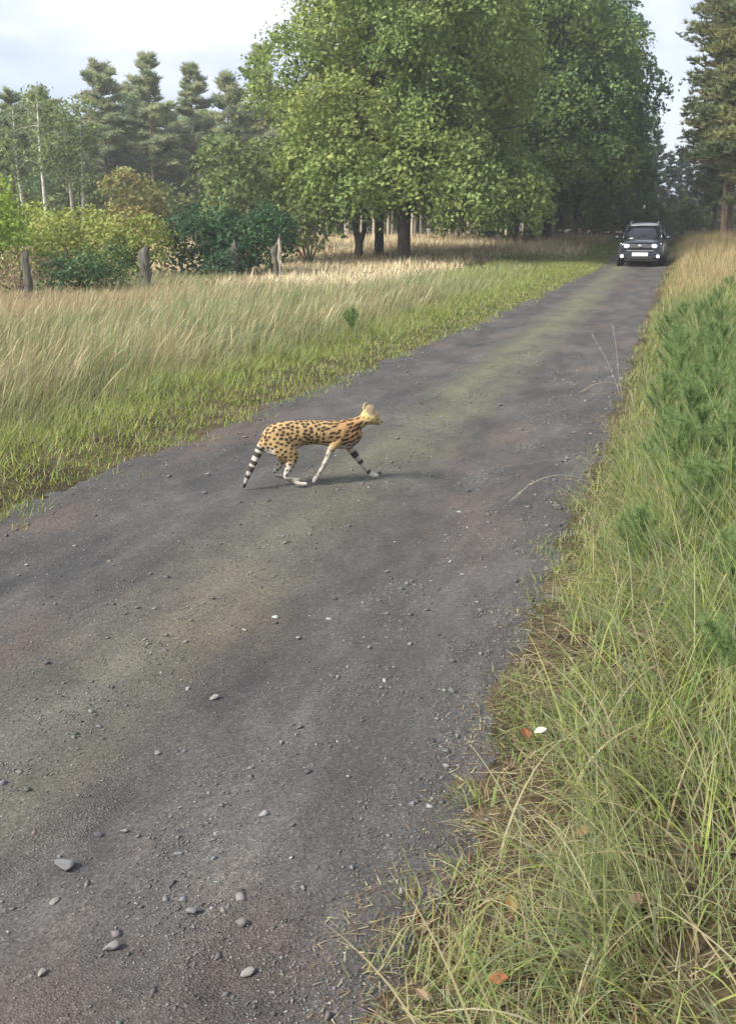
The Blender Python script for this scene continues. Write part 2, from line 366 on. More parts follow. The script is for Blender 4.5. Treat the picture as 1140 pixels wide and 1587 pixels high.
# ------------------------------------------------------------------ the spotted wild cat
SC = 0.0049
def cp(px, py, lat=0.0):          # side-view drawing units -> local metres (x ahead, y to its left, z up)
    return np.array([(px - 490) * SC / .966, lat, (751 - py) * SC])
def build_cat():
    root = empty('serval', (-2.47, 7.12, gz(-2.47, 7.12) + .004), YAW + R(15))
    tag(root, 'spotted golden wild cat with ringed tail striding across the track', 'wild cat')
    chains = {}
    trunk = [(415, 675, 689, .030), (420, 664, 700, .058), (431, 655, 706, .074), (448, 651, 700, .080), (468, 650.5, 692, .084), (488, 651.5, 690, .088),
             (508, 653, 693, .088), (524, 654, 698, .082), (537, 655, 700, .072), (547, 657, 694, .058), (554, 661, 684, .038)]
    chains['trunk'] = ([cp(x, (a + b_) / 2) for x, a, b_, _ in trunk], [(w_, (b_ - a) / 2 * SC) for _, a, b_, w_ in trunk])
    chains['neck'] = ([cp(536, 668), cp(548, 664), cp(558, 659), cp(567, 655)], [(.060, .075), (.052, .062), (.045, .050), (.042, .044)])
    chains['hind_near'] = ([cp(432, 668, -.022), cp(439, 688, -.048), cp(453, 703, -.056), cp(450, 718, -.056), cp(444, 734, -.054), cp(455, 742, -.055), cp(465, 746.5, -.060), cp(474, 747, -.062)],
                           [(.052, .075), (.048, .092), (.038, .056), (.026, .033), .019, .016, (.020, .017), (.018, .014)])
    chains['hind_far'] = ([cp(430, 668, .022), cp(436, 688, .048), cp(447, 705, .056), cp(440, 719, .056), cp(432, 733, .054), cp(444, 740, .055), cp(456, 745.5, .056), cp(467, 746.5, .056)],
                          [(.052, .075), (.048, .085), (.038, .052), (.024, .028), .019, .018, .021, .018])
    chains['fore_near'] = ([cp(531, 668, -.030), cp(522, 684, -.048), cp(512, 695, -.056), cp(507, 708, -.046), cp(501, 721, -.036), cp(495, 732, -.03), cp(489, 741, -.026), cp(486, 746.5, -.026)],
                           [(.045, .060), (.036, .042), .030, .022, .019, .016, .019, .014])
    chains['fore_far'] = ([cp(533, 672, .030), cp(541, 690, .048), cp(545, 700, .054), cp(555, 714, .05), cp(565, 728, .05), cp(573, 738, .05), cp(581, 745, .05), cp(588, 747, .05)],
                          [(.045, .060), (.036, .042), .032, .028, .022, .019, .022, .016])
    chains['tail'] = ([cp(421, 672), cp(412, 685), cp(406, 698), cp(399, 713), cp(392, 728), cp(387, 740), cp(383.5, 749)], [.028, .032, .031, .028, .022, .017, .012])
    hd = cp(573, 653); hdir = np.array([.94, .10, -.14]); hdir /= np.linalg.norm(hdir)
    side = np.cross([0, 0, 1.0], hdir); side /= np.linalg.norm(side); hup = np.cross(hdir, side)
    def hp(f, s_, u): return hd + hdir * f + side * s_ + hup * u
    chains['head'] = ([hp(-.055, 0, -.004), hp(-.03, 0, .006), hp(.0, 0, .008), hp(.03, 0, .0), hp(.052, 0, -.014), hp(.072, 0, -.022), hp(.086, 0, -.026)],
                      [.036, (.058, .052), (.065, .060), (.058, .052), (.040, .037), (.031, .029), .020])
    for s_, nm in ((-1, 'ear_near'), (1, 'ear_far')):
        b0 = hp(-.012, s_ * .036, .030)
        chains[nm] = ([b0, b0 + np.array([-.004, s_ * .008, .028]), b0 + np.array([-.004, s_ * .014, .050]), b0 + np.array([-.002, s_ * .018, .070]), b0 + np.array([0, s_ * .019, .080])],
                      [(.016, .034), (.013, .038), (.010, .037), (.008, .029), (.006, .014)])
    # lofted pieces fused into one continuous skin
    bag = Bag()
    for nm, (P, rad) in chains.items():
        P = np.array(P); n = len(P); tt = np.arange(n); ti = np.linspace(0, n - 1, (n - 1) * 4 + 1)
        rr = np.array([r if np.ndim(r) else (r, r) for r in rad])
        def cr(A):                                       # Catmull-Rom
            o = []
            for q in ti:
                i = min(int(q), n - 2); f = q - i
                p0, p1, p2, p3 = A[max(i - 1, 0)], A[i], A[i + 1], A[min(i + 2, n - 1)]
                o.append(.5 * (2 * p1 + (p2 - p0) * f + (2 * p0 - 5 * p1 + 4 * p2 - p3) * f * f + (3 * p1 - p0 - 3 * p2 + p3) * f ** 3))
            return np.array(o)
        Pi, Ri = cr(P), cr(rr)
        if nm.startswith('ear'):
            # thin cup: long axis sideways-forward
            V = []; th = np.linspace(0, 2 * PI, 12, endpoint=False)
            wd = hdir * .55 + side * (-.2 if 'near' in nm else .2) ; wd /= np.linalg.norm(wd); tn = np.cross(wd, [0, 0, 1.0])
            for p, r in zip(Pi, Ri): V.append(p + np.outer(np.cos(th) * r[1], wd) + np.outer(np.sin(th) * r[0], tn))
            m_ = len(V); V = np.concatenate(V); F = []
            for i in range(m_ - 1):
                for j in range(12):
                    k = (j + 1) % 12; F += [(i * 12 + j, i * 12 + k, (i + 1) * 12 + k), (i * 12 + j, (i + 1) * 12 + k, (i + 1) * 12 + j)]
            V = np.vstack([V, Pi[0], Pi[-1]])
            for j in range(12):
                k = (j + 1) % 12; F += [(m_ * 12, k, j), (m_ * 12 + 1, (m_ - 1) * 12 + j, (m_ - 1) * 12 + k)]
            bag.add(V, F)
        else:
            for qi in range(len(Pi)):
                a0, a1 = Pi[max(qi - 1, 0)], Pi[min(qi + 1, len(Pi) - 1)]; T = (a1 - a0) / np.linalg.norm(a1 - a0)
                lat = np.array([0, 1., 0]) - T * T[1]; lat /= np.linalg.norm(lat); nn = np.cross(T, lat)
                th_ = min(Ri[qi][1], max(.6 * Ri[qi][1], 1.1 * np.linalg.norm(a1 - a0)))
                bag.add(IV @ np.stack([T * th_, lat * Ri[qi][0], nn * Ri[qi][1]]) + Pi[qi], IF)
    tmp = bag.obj('cat_block', None)
    md = tmp.modifiers.new('r', 'REMESH'); md.mode = 'VOXEL'; md.voxel_size = .0056; md.use_smooth_shade = True
    sm = tmp.modifiers.new('s', 'SMOOTH'); sm.factor = .5; sm.iterations = 5
    dg = bpy.context.evaluated_depsgraph_get(); dg.update()
    me = bpy.data.meshes.new_from_object(tmp.evaluated_get(dg)); bpy.data.objects.remove(tmp)
    n = len(me.vertices); V = np.empty(n * 3); me.vertices.foreach_get('co', V); V = V.reshape(-1, 3)
    V[:, 2] = np.maximum(V[:, 2], 0.001)
    # nearest chain of every vertex
    best = np.full(n, 9e9); reg = np.zeros(n, int); par = np.zeros(n); names = list(chains)
    for ci, nm in enumerate(names):
        P, rad = chains[nm]; rad = [np.mean(r) for r in rad]
        for i in range(len(P) - 1):
            A, B = P[i], P[i + 1]; d = B - A; tt = np.clip(((V - A) @ d) / (d @ d), 0, 1)
            q = A + tt[:, None] * d; k = np.linalg.norm(V - q, axis=1) / (rad[i] * (1 - tt) + rad[i + 1] * tt)
            s_ = k < best; best[s_] = k[s_]; reg[s_] = ci; par[s_] = (i + tt)[s_]
    px = V[:, 0] * .966 / SC + 490; py = 751 - V[:, 2] / SC
    gold = np.array([.39, .265, .125]); orange = np.array([.37, .205, .090]); white = np.array([.47, .435, .385]); black = np.array([.016, .012, .011])
    is_ = {nm: reg == i for i, nm in enumerate(names)}
    C = np.tile(gold, (n, 1))
    sh = sstep(495, 545, px) * .85; C = C * (1 - sh[:, None]) + orange * sh[:, None]
    hdw = sstep(552, 566, px); C = C * (1 - hdw[:, None]) + np.array([.48, .36, .16]) * hdw[:, None]
    # pale belly, chest, throat
    bl = sstep(683, 697, py) * is_['trunk'] + sstep(660, 672, py) * is_['head'] * 1.0
    C = C * (1 - bl[:, None]) + white * bl[:, None]
    for k in ('hind_near', 'hind_far'):
        s_ = is_[k]; q = sstep(2.3, 3.4, par)[:, None]; C[s_] = (C * (1 - q) + white * q)[s_]
    for k in ('fore_near', 'fore_far'):
        s_ = is_[k]; q = sstep(1.5, 2.8, par)[:, None]; C[s_] = (C * (1 - q) + white * q)[s_]
    s_ = is_['tail']; q = sstep(.6, 1.6, par)[:, None]; C[s_] = (C * (1 - q) + white * q)[s_]
    for k in ('ear_near', 'ear_far'): C[is_[k]] = np.array([.33, .265, .175])
    # spots
    r2 = np.random.default_rng(4); order = r2.permutation(n); pts = []; P_ = np.zeros((0, 3))
    okv = is_['head'] | is_['trunk'] | is_['hind_near'] & (par < 4) | is_['hind_far'] & (par < 4) | is_['neck']
    for i in order:
        if not okv[i]: continue
        p = V[i]; md_ = .0265 if px[i] < 505 else .031
        if len(P_) and (np.linalg.norm((P_ - p) / np.array([1.15, 1, .9]), axis=1) < md_).any(): continue
        P_ = np.vstack([P_, p]); pts.append(i)
        if len(pts) > 420: break
    blk = np.zeros(n)
    for i in pts:
        d = V - V[i]
        if px[i] > 500:                                  # shoulder and neck: bars running up to the nape
            ax = np.array([.93, 0, .22 + .5 * float(sstep(530, 560, px[i]))]); ax /= np.linalg.norm(ax); L_, W_ = r2.uniform(.022, .040), r2.uniform(.009, .0115)
        else:
            ax = np.array([.96, 0, .2 * r2.normal()]); ax /= np.linalg.norm(ax); L_ = r2.uniform(.0125, .0200); W_ = r2.uniform(.0100, .0145)
        if is_['head'][i]: L_, W_ = .010, .0055
        if py[i] > 690 and px[i] < 480: L_ *= .8; W_ *= .8
        al = d @ ax; pe = np.linalg.norm(d - np.outer(al, ax), axis=1)
        blk = np.maximum(blk, 1 - sstep(.72, 1.15, np.sqrt((al / L_) ** 2 + (pe / W_) ** 2)))
    blk *= (is_['trunk'] | is_['hind_near'] | is_['hind_far'] | is_['neck'] | is_['head']) * (1 - .6 * (bl > .8))
    mot = sstep(.15, .5, fn(V[:, 0] * 1.0, V[:, 2] + V[:, 1], .020, 3)) * .65
    blk = np.maximum(blk, mot * .6 * is_['fore_far'] * sstep(3.0, 3.4, par) * (1 - sstep(5.5, 6.2, par)))
    blk = np.maximum(blk, mot * is_['fore_near'] * sstep(1.2, 1.8, par) * (1 - sstep(5.5, 6.2, par)))
    # foreleg bars, tail rings, dark ear tops
    for k, bars in (('fore_far', ((1.7, .20), (2.7, .24), (3.6, .10), (5.1, .18))), ('fore_near', ((2.3, .13), (3.3, .12), (4.2, .08)))):
        for c0, wd in bars: blk = np.maximum(blk, is_[k] * (1 if k == 'fore_far' else sstep(-.052, -.036, V[:, 1])) * (1 - sstep(wd, wd + .12, np.abs(par - c0))))
    for c0, wd in ((.8, .08), (1.5, .10), (2.15, .17), (2.95, .13), (3.6, .20), (4.45, .14)): blk = np.maximum(blk, is_['tail'] * (1 - sstep(wd, wd + .12, np.abs(par - c0))))
    blk = np.maximum(blk, is_['tail'] * sstep(5.2, 5.5, par))
    for k in ('hind_near', 'hind_far'): blk = np.maximum(blk, is_[k] * .75 * sstep(3.9, 4.1, par) * (1 - sstep(4.6, 5.4, par)) * (py > 737))
    for k in ('ear_near', 'ear_far'): blk = np.maximum(blk, is_[k] * .85 * sstep(2.9, 3.3, par))
    tg = is_['tail'] * sstep(3.2, 4.6, par) * .55; C = C * (1 - tg[:, None]) + np.array([.16, .14, .13]) * tg[:, None]
    blk = blk * .93
    C = C * (1 - blk[:, None]) + black * blk[:, None]
    C *= (1 + .07 * r2.normal(size=(n, 1)))
    me.vertices.foreach_set('co', V.astype(np.float32).ravel())
    at = me.color_attributes.new('Col', 'FLOAT_COLOR', 'POINT'); c4 = np.ones((n, 4), np.float32); c4[:, :3] = C.clip(0, 1); at.data.foreach_set('color', c4.ravel())
    me.materials.clear(); me.materials.append(attr_mat('spotted_fur', .8, .5, 320)); me.update()
    me.polygons.foreach_set('use_smooth', np.ones(len(me.polygons), bool))
    body = link_mesh('body', me, root)
    me_e = plain_mat('cat_eye', (.10, .08, .02), .1, coat=1); me_n = plain_mat('cat_nose', (.03, .02, .02), .4)
    for s_ in (-1, 1):
        V2 = IV * .0095 + hp(.040, s_ * .040, .014); mesh_np('eye', V2, IF, me_e, root, smooth=True)
    mesh_np('nose', IV * np.array([.008, .011, .008]) + hp(.103, 0, -.020), IF, me_n, root, smooth=True)
build_cat()

# ------------------------------------------------------------------ the oncoming car
def build_car():
    cx, cy = -1.39, 44.1
    root = empty('oncoming_car', (cx, cy, gz(-1.39, 45.5) - .02), R(-1.0))
    tag(root, 'dark off-road car with lit lamps and white number plate driving along the track', 'car')
    P = plain_mat('car_paint', (.022, .026, .038), .15, .3, coat=1.0); SIL = plain_mat('silver_trim_roof_sheen', (.30, .31, .33), .3, .5)
    GL = plain_mat('car_glass', (.010, .013, .016), .06); BL = plain_mat('black_plastic', (.012, .012, .013), .55); TY = plain_mat('tyre_rubber', (.012, .012, .012), .8)
    RIM = plain_mat('wheel_rim', (.35, .35, .36), .3, .8); WH = plain_mat('plate_white', (.80, .80, .78), .5)
    LAMP = plain_mat('headlamp_glass', (.75, .78, .85), .12, .0, (.85, .92, 1.0), .35); FOG = plain_mat('fog_lamp_glow', (.9, .9, .9), .2, 0, (.95, .97, 1.0), 2.2)
    RED = plain_mat('tail_lamp_red', (.35, .01, .01), .2)
    def loft(st, name, mat, parent, sub=2, close=True):
        n = len(st[0]); V = np.array(st).reshape(-1, 3); F = []
        for i in range(len(st) - 1):
            for j in range(n - 1 if not close else n):
                k = (j + 1) % n; F.append((i * n + j, i * n + k, (i + 1) * n + k, (i + 1) * n + j))
        F.append(tuple(range(n))[::-1]); F.append(tuple(range((len(st) - 1) * n, len(st) * n)))
        o = mesh_np(name, V, F, mat, parent, smooth=True)
        if sub: md = o.modifiers.new('s', 'SUBSURF'); md.levels = sub; md.render_levels = sub
        return o
    def box(name, c, s, mat, parent, bev=.02, seg=2):
        V = np.array([[x, y, z] for x in (-1, 1) for y in (-1, 1) for z in (-1, 1)]) * np.array(s) / 2 + np.array(c)
        F = [(0, 1, 3, 2), (4, 6, 7, 5), (0, 4, 5, 1), (2, 3, 7, 6), (0, 2, 6, 4), (1, 5, 7, 3)]
        o = mesh_np(name, V, F, mat, parent)
        if bev: md = o.modifiers.new('b', 'BEVEL'); md.width = bev; md.segments = seg
        return o
    # body below the glass: sections from nose to tail
    def sec(y, zb, ws, wm, zm, wsh, zsh, wt, zt, zc):
        h = [(0, zb), (ws * .6, zb), (ws, zb + .03), (wm, zm * .6 + zb * .4), (wm, zm), (wsh, zsh), (wt, zt), (wt * .5, zc)]
        r = [(x, y, z) for x, z in h] + [(0, y, zc + .005)] + [(-x, y, z) for x, z in h[:0:-1]]
        return r
    st = [sec(.05, .30, .55, .66, .50, .62, .70, .55, .82, .86), sec(.0, .27, .68, .80, .52, .78, .76, .66, .90, .93), sec(.06, .26, .76, .89, .55, .86, .80, .70, .95, .985),
          sec(.30, .25, .80, .925, .60, .90, .86, .74, 1.00, 1.03), sec(.90, .25, .82, .935, .62, .91, .92, .76, 1.06, 1.09), sec(1.35, .25, .82, .935, .64, .915, .96, .78, 1.09, 1.10),
          sec(2.4, .25, .82, .94, .64, .92, .98, .80, 1.08, 1.09), sec(3.6, .26, .82, .935, .66, .91, 1.0, .80, 1.09, 1.10), sec(4.25, .30, .76, .90, .68, .87, 1.0, .76, 1.09, 1.10), sec(4.45, .38, .62, .76, .70, .74, .96, .66, 1.04, 1.06)]
    body = loft(st, 'body', P, root)
    # glasshouse and roof
    def ring(y, zb, wb, zt, wt):
        return [(-wb, y, zb), (-wt, y + .0, zt), (-wt * .5, y, zt + .015), (0, y, zt + .02), (wt * .5, y, zt + .015), (wt, y, zt), (wb, y, zb), (0, y, zb)]
    gl = [ring(1.12, 1.03, .76, 1.06, .74), ring(1.45, 1.03, .82, 1.30, .70), ring(1.86, 1.03, .83, 1.60, .60), ring(2.6, 1.03, .84, 1.66, .61), ring(3.6, 1.03, .83, 1.63, .60), ring(4.15, 1.03, .80, 1.48, .60), ring(4.34, 1.03, .76, 1.12, .70)]
    gh = loft(gl, 'window_glass', GL, root, 1)
    rf = [[(-.63, y, z - .05), (-.60, y, z), (-.3, y, z + .035), (0, y, z + .042), (.3, y, z + .035), (.60, y, z), (.63, y, z - .05), (0, y, z - .02)] for y, z in ((1.80, 1.595), (1.95, 1.645), (2.7, 1.69), (3.6, 1.665), (4.2, 1.56))]
    roof = loft(rf, 'roof', SIL, root, 2)  # sky reflection on the dark roof put into its colour as silver
    for s in (-1, 1):
        pt = [(s * .775, 1.10, 1.07), (s * .725, 1.45, 1.32), (s * .625, 1.86, 1.61)]
        V, F = tube(pt, [.035, .034, .034], 8); mesh_np('windscreen_pillar', V, F, P, root, smooth=True)
        for yy in (2.75, 3.65):
            V, F = tube([(s * .86, yy, 1.04), (s * .74, yy + .02, 1.36), (s * .625, yy + .04, 1.62)], [.05, .05, .05], 8); mesh_np('door_pillar', V, F, P, root, smooth=True)
        V, F = tube([(s * .55, 2.0, 1.68), (s * .55, 2.1, 1.745), (s * .55, 3.0, 1.775), (s * .55, 3.9, 1.74), (s * .55, 4.0, 1.68)], [.018] * 5, 8); mesh_np('roof_rail', V, F, SIL, root, smooth=True)
        # mirror on a stalk
        V = IV * np.array([.10, .07, .075]) + np.array([s * 1.02, 1.42, 1.12]); mi = mesh_np('wing_mirror', V, IF, P, root, smooth=True)
        V, F = tube([(s * .88, 1.42, 1.06), (s * .96, 1.42, 1.09)], [.025, .025], 6); mesh_np('stalk', V, F, BL, mi)
        # head lamp wraps round the corner
        hl = []
        for x, y, z0, z1 in ((.40, .005, .74, .86), (.54, .02, .69, .90), (.70, .07, .68, .92), (.84, .18, .73, .93)):
            hl.append([(s * x, y - .045, z0), (s * x, y - .045, z1), (s * x, y + .12, z1), (s * x, y + .12, z0)])
        h = loft(hl, 'headlight', LAMP, root, 1)
        # fog lamp in a black pocket
        V, F = tube([(s * .715, .10, .40), (s * .715, -.015, .40)], [.13, .12], 16); fp = mesh_np('fog_lamp_pocket', V, F, BL, root)
        V, F = tube([(s * .70, .0, .40), (s * .70, -.07, .40)], [.066, .058], 16); mesh_np('fog_lamp', V, F, FOG, fp)
        box('tail_lamp', (s * .74, 4.36, .92), (.16, .10, .26), RED, root, .03)
        for yy in (.88, 3.55):
            V, F = tube([(s * .66, yy, .34), (s * .68, yy, .34), (s * .86, yy, .34), (s * .89, yy, .34)], [.29, .345, .345, .29], 28); wl = mesh_np('wheel', V, F, TY, root, smooth=False)
            V, F = tube([(s * .88, yy, .34), (s * .905, yy, .34)], [.22, .20], 20); mesh_np('rim', V, F, RIM, wl)
            V, F = tube([(s * .80, yy, .36), (s * .935, yy, .36)], [.40, .405], 24); mesh_np('wheel_arch', V, F, BL, root)
    box('front_bumper', (0, .02, .43), (1.50, .14, .24), P, root, .05, 3)
    box('grille', (0, .0, .79), (.82, .08, .15), BL, root, .02)
    for z in (.755, .80, .845): box('grille_bar', (0, -.045, z), (.78, .02, .016), SIL, root, .004)
    V, F = tube([(0, -.045, .80), (0, -.075, .80)], [(.095, .062), (.085, .052)], 20); mesh_np('badge', V, F, SIL, root)
    box('chrome_strip', (0, -.065, .615), (1.05, .02, .03), SIL, root, .006)
    box('lower_intake', (0, -.045, .335), (.98, .03, .10), BL, root, .01)
    box('number_plate', (0, -.075, .475), (.62, .02, .135), WH, root, .006)
    box('skid_plate', (0, .02, .245), (1.2, .10, .05), BL, root, .015)
    for s in (-.35, .30):
        V, F = tube([(s, 1.12, 1.085), (s + .25, 1.22, 1.17), (s + .48, 1.32, 1.235)], [.012, .01, .008], 6); mesh_np('wiper', V, F, BL, root)
build_car()

# ------------------------------------------------------------------ grass
def blades(P, az, lean, L, W, curve, seg, colr, tip=None, head=None):
    """strips of triangles; P roots (n,3); returns V, F, C"""
    n = len(P); lv = np.linspace(0, 1, seg + 1)
    dirh = np.stack([np.cos(az), np.sin(az), np.zeros(n)], 1); tw = az + PI / 2 + rng.normal(0, .7, n)
    side = np.stack([np.cos(tw), np.sin(tw), np.zeros(n)], 1)
    pos = P.copy(); VV = []
    for k in range(seg + 1):
        if k:
            th = lean + curve * (lv[k] - .5 / seg)
            pos = pos + (L / seg)[:, None] * (dirh * np.sin(th)[:, None] + np.array([0, 0, 1.]) * np.cos(th)[:, None])
        if k < seg:
            wv = W * ((1 - .75 * lv[k]) if head is None else head[k]) * .5
            VV += [pos - side * wv[:, None], pos + side * wv[:, None]]
        else: VV.append(pos)
    V = np.stack(VV, 1); nv = 2 * seg + 1; F = []
    for k in range(seg - 1): F += [(2 * k, 2 * k + 1, 2 * k + 3), (2 * k, 2 * k + 3, 2 * k + 2)]
    F.append((2 * seg - 2, 2 * seg - 1, 2 * seg))
    F = np.array(F)[None] + nv * np.arange(n)[:, None, None]
    if tip is None: C = np.repeat(colr, nv, 0)
    else:
        f = np.array([lv[k // 2] for k in range(nv)])[None, :, None] ** 1.5
        C = (colr[:, None] * (1 - f) + tip[:, None] * f).reshape(-1, 3)
    return V.reshape(-1, 3), F.reshape(-1, 3), C
def scatter(n, x0, x1, y0, y1, ypow=1.0):
    return rng.uniform(x0, x1, n), y0 + (y1 - y0) * rng.random(n) ** ypow
def in_view(x, y, mg=2.0):
    d = -x * math.sin(YAW) + y * math.cos(YAW); l = x * math.cos(YAW) + y * math.sin(YAW)
    return (l > -.36 * d - mg) & (l < .36 * d + mg)
def pal(n, cols, wts, jit=.14):
    cols = np.array(cols); k = rng.choice(len(cols), n, p=np.array(wts) / np.sum(wts))
    return cols[k] * (1 + jit * rng.normal(size=(n, 1))).clip(.5, 1.6) * (1 + .05 * rng.normal(size=(n, 3)))
GREEN = (.165, .235, .062); DEEP = (.095, .175, .048); YEL = (.280, .315, .088); OLIVE = (.190, .205, .108); STRAW = (.36, .32, .19); PALE = (.46, .42, .27); RUST = (.28, .18, .11); BLUEG = (.165, .205, .120)
WIND = R(20)

def left_verge():
    bag = Bag()
    # short bright strip beside the track
    x, y = scatter(150000, -8, -2.4, 4.5, 48, 1.5); d = xl(y) - x + .18 * fn(x, y, .7, 2) + .10 * fn(x, y, .2, 4)
    k = (d > -.14) & (d < 1.6) & in_view(x, y) & (rng.random(len(x)) < .35 + sstep(-.14, .30, d)); x, y, d = x[k], y[k], d[k]; n = len(x)
    L = (.045 + .09 * sstep(.2, 1.3, d) + .05 * rng.random(n)) * (1 + .3 * rng.normal(size=n)).clip(.4, 2)
    bag.add(*blades(np.stack([x, y, ground_z(x, y) - .005], 1), rng.uniform(0, 2 * PI, n), rng.uniform(.1, .9, n), L, .005 + .00045 * y, rng.uniform(0, .8, n), 2, pal(n, [YEL, GREEN, OLIVE, STRAW], [5, 3, 2, 1])))
    # tall meadow grass
    x, y = scatter(520000, -26, -4, 4.5, 46, 1.25); d = xl(y) - x + .25 * fn(x, y, 1.0, 2)
    dens = sstep(.55, 1.5, d) * np.interp(y, [5, 12, 25, 46], [1, .85, .55, .35])
    gp_ = sstep(-13.6, -12.8, x) * sstep(3.6, 4.6, d); dens = dens * (1 - np.maximum(gp_ * sstep(27, 28.5, y), sstep(31.5, 34, y) * sstep(3.8, 5.0, d)))
    k = in_view(x, y) & (rng.random(len(x)) < dens * (.55 + .45 * sstep(-.6, .3, fn(x, y, .5, 3)))); x, y, d = x[k], y[k], d[k]; n = len(x)
    near = 1 - sstep(26, 40, y)
    L = (.16 + .40 * sstep(.7, 2.6, d) * (.6 + .4 * near)) * (1 + .28 * rng.normal(size=n)).clip(.35, 1.9) * (1 + .22 * fn(x, y, 2.2, 5)) * (1 - .6 * sstep(-10.5, -13.5, x)) * (1 - .55 * gp_[k] * sstep(19, 26, y))
    C = pal(n, [OLIVE, GREEN, BLUEG, STRAW, PALE], [3.0, 3.0, 3.4, 2.0, 1.2])
    st = sstep(.0, .8, fn(x, y, 2.5, 6) + .45 * sstep(-9, -14, x)) [:, None] * .45; C = C * (1 - st) + pal(n, [STRAW, PALE, RUST], [4, 2, 1.6]) * st
    ru = (sstep(-9.0, -11.5, x + .5 * fn(x, y, 2, 3)) * sstep(26, 20, y) * sstep(12, 15, y))[:, None] * .75; C = C * (1 - ru) + pal(n, [(.33, .20, .13), STRAW, (.40, .27, .19)], [4, 2, 3]) * ru
    yg = sstep(2.2, .9, d)[:, None] * .65; C = C * (1 - yg) + pal(n, [YEL, GREEN, OLIVE], [4, 3, 2]) * yg
    gf = (sstep(27, 34, y) * sstep(9, 5.5, d))[:, None] * .8; C = C * (1 - gf) + pal(n, [YEL, GREEN, OLIVE], [3, 3, 3]) * gf; L *= 1 - .5 * gf[:, 0]
    lean = rng.normal(.36, .24, n); az = WIND + rng.normal(0, .8, n)
    bag.add(*blades(np.stack([x, y, ground_z(x, y) - .01], 1), az, lean, L, (.004 + .00042 * y) * rng.uniform(.6, 1.3, n), rng.uniform(0, .9, n), 3, C, tip=C * .8 + .2 * np.array(PALE)))
    # seed stalks
    x, y = scatter(42000, -24, -4.6, 5, 42, 1.2); d = xl(y) - x
    k = in_view(x, y) & (rng.random(len(x)) < (1 - sstep(24, 27, y) * sstep(-13.6, -12.8, x)) * sstep(1.2, 2.6, d) * (.3 + .7 * sstep(-.3, .5, fn(x, y, 1.8, 7)))); x, y = x[k], y[k]; n = len(x)
    L = .52 * (1 + .2 * rng.normal(size=n)).clip(.4, 1.6) * (1 + .2 * fn(x, y, 2.2, 5)) * (1 - .5 * sstep(24, 34, y)) * (1 - .6 * sstep(-10.5, -13.5, x))
    C = pal(n, [PALE, STRAW, (.40, .28, .19), OLIVE], [4, 4, 2.2, 1.5])
    bag.add(*blades(np.stack([x, y, ground_z(x, y)], 1), WIND + rng.normal(0, .6, n), rng.normal(.28, .16, n), L, .009 + .0006 * y, rng.uniform(.1, .9, n), 5, C, head=[.22, .2, .2, .7, .8]))
    o = bag.obj('meadow_grass', M_GRASS)
    tag(o, 'tall pale green and straw meadow grass beside the track', 'grass', kind='stuff')
left_verge()

def golden_grass():
    bag = Bag()
    x, y = scatter(95000, -40, -3, 26.5, 75, 1.1); d = xl(y) - x
    # sunlit pale patch in front of the oaks, dry bank along the row beyond
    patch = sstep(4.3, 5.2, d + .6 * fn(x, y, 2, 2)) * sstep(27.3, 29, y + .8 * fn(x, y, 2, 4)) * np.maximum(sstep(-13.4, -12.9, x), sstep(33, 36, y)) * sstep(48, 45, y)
    bank = sstep(44, 50, y) * sstep(.8, 2.2, d)
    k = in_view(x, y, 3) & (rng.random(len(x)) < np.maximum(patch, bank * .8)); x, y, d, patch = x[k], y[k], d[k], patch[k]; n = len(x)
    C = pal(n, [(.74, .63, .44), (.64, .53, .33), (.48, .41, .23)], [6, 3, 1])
    rd = (sstep(45, 50, y) * sstep(.0, .7, fn(x, y, 4, 3)))[:, None] * .8; C = C * (1 - rd) + pal(n, [(.30, .19, .11), (.36, .26, .14)], [2, 2]) * rd
    L = (.30 + .15 * sstep(46, 52, y)) * (1 + .3 * rng.normal(size=n)).clip(.4, 1.8)
    bag.add(*blades(np.stack([x, y, ground_z(x, y) - .01], 1), rng.uniform(0, 2 * PI, n), rng.normal(.45, .3, n), L, .030 + .014 * rng.random(n), rng.uniform(.1, 1, n), 2, C))
    # low green margin between track and dry bank, far side
    x, y = scatter(60000, -12, -2, 40, 80, 1.0); d = xl(y) - x; k = (d > -.1) & (d < 5) & (rng.random(len(x)) < sstep(5, 3, d)); x, y, d = x[k], y[k], d[k]; n = len(x)
    C = pal(n, [YEL, GREEN, OLIVE, STRAW], [4, 2, 2, 1.5])
    bag.add(*blades(np.stack([x, y, ground_z(x, y) - .01], 1), rng.uniform(0, 2 * PI, n), rng.normal(.3, .3, n), (.10 + .12 * sstep(0, 2, d)) * rng.uniform(.6, 1.4, n), np.full(n, .026), rng.uniform(0, .8, n), 2, C))
    o = bag.obj('dry_grass', M_GRASS)
    tag(o, 'dry golden grass in front of and under the oaks', 'grass', kind='stuff')
golden_grass()

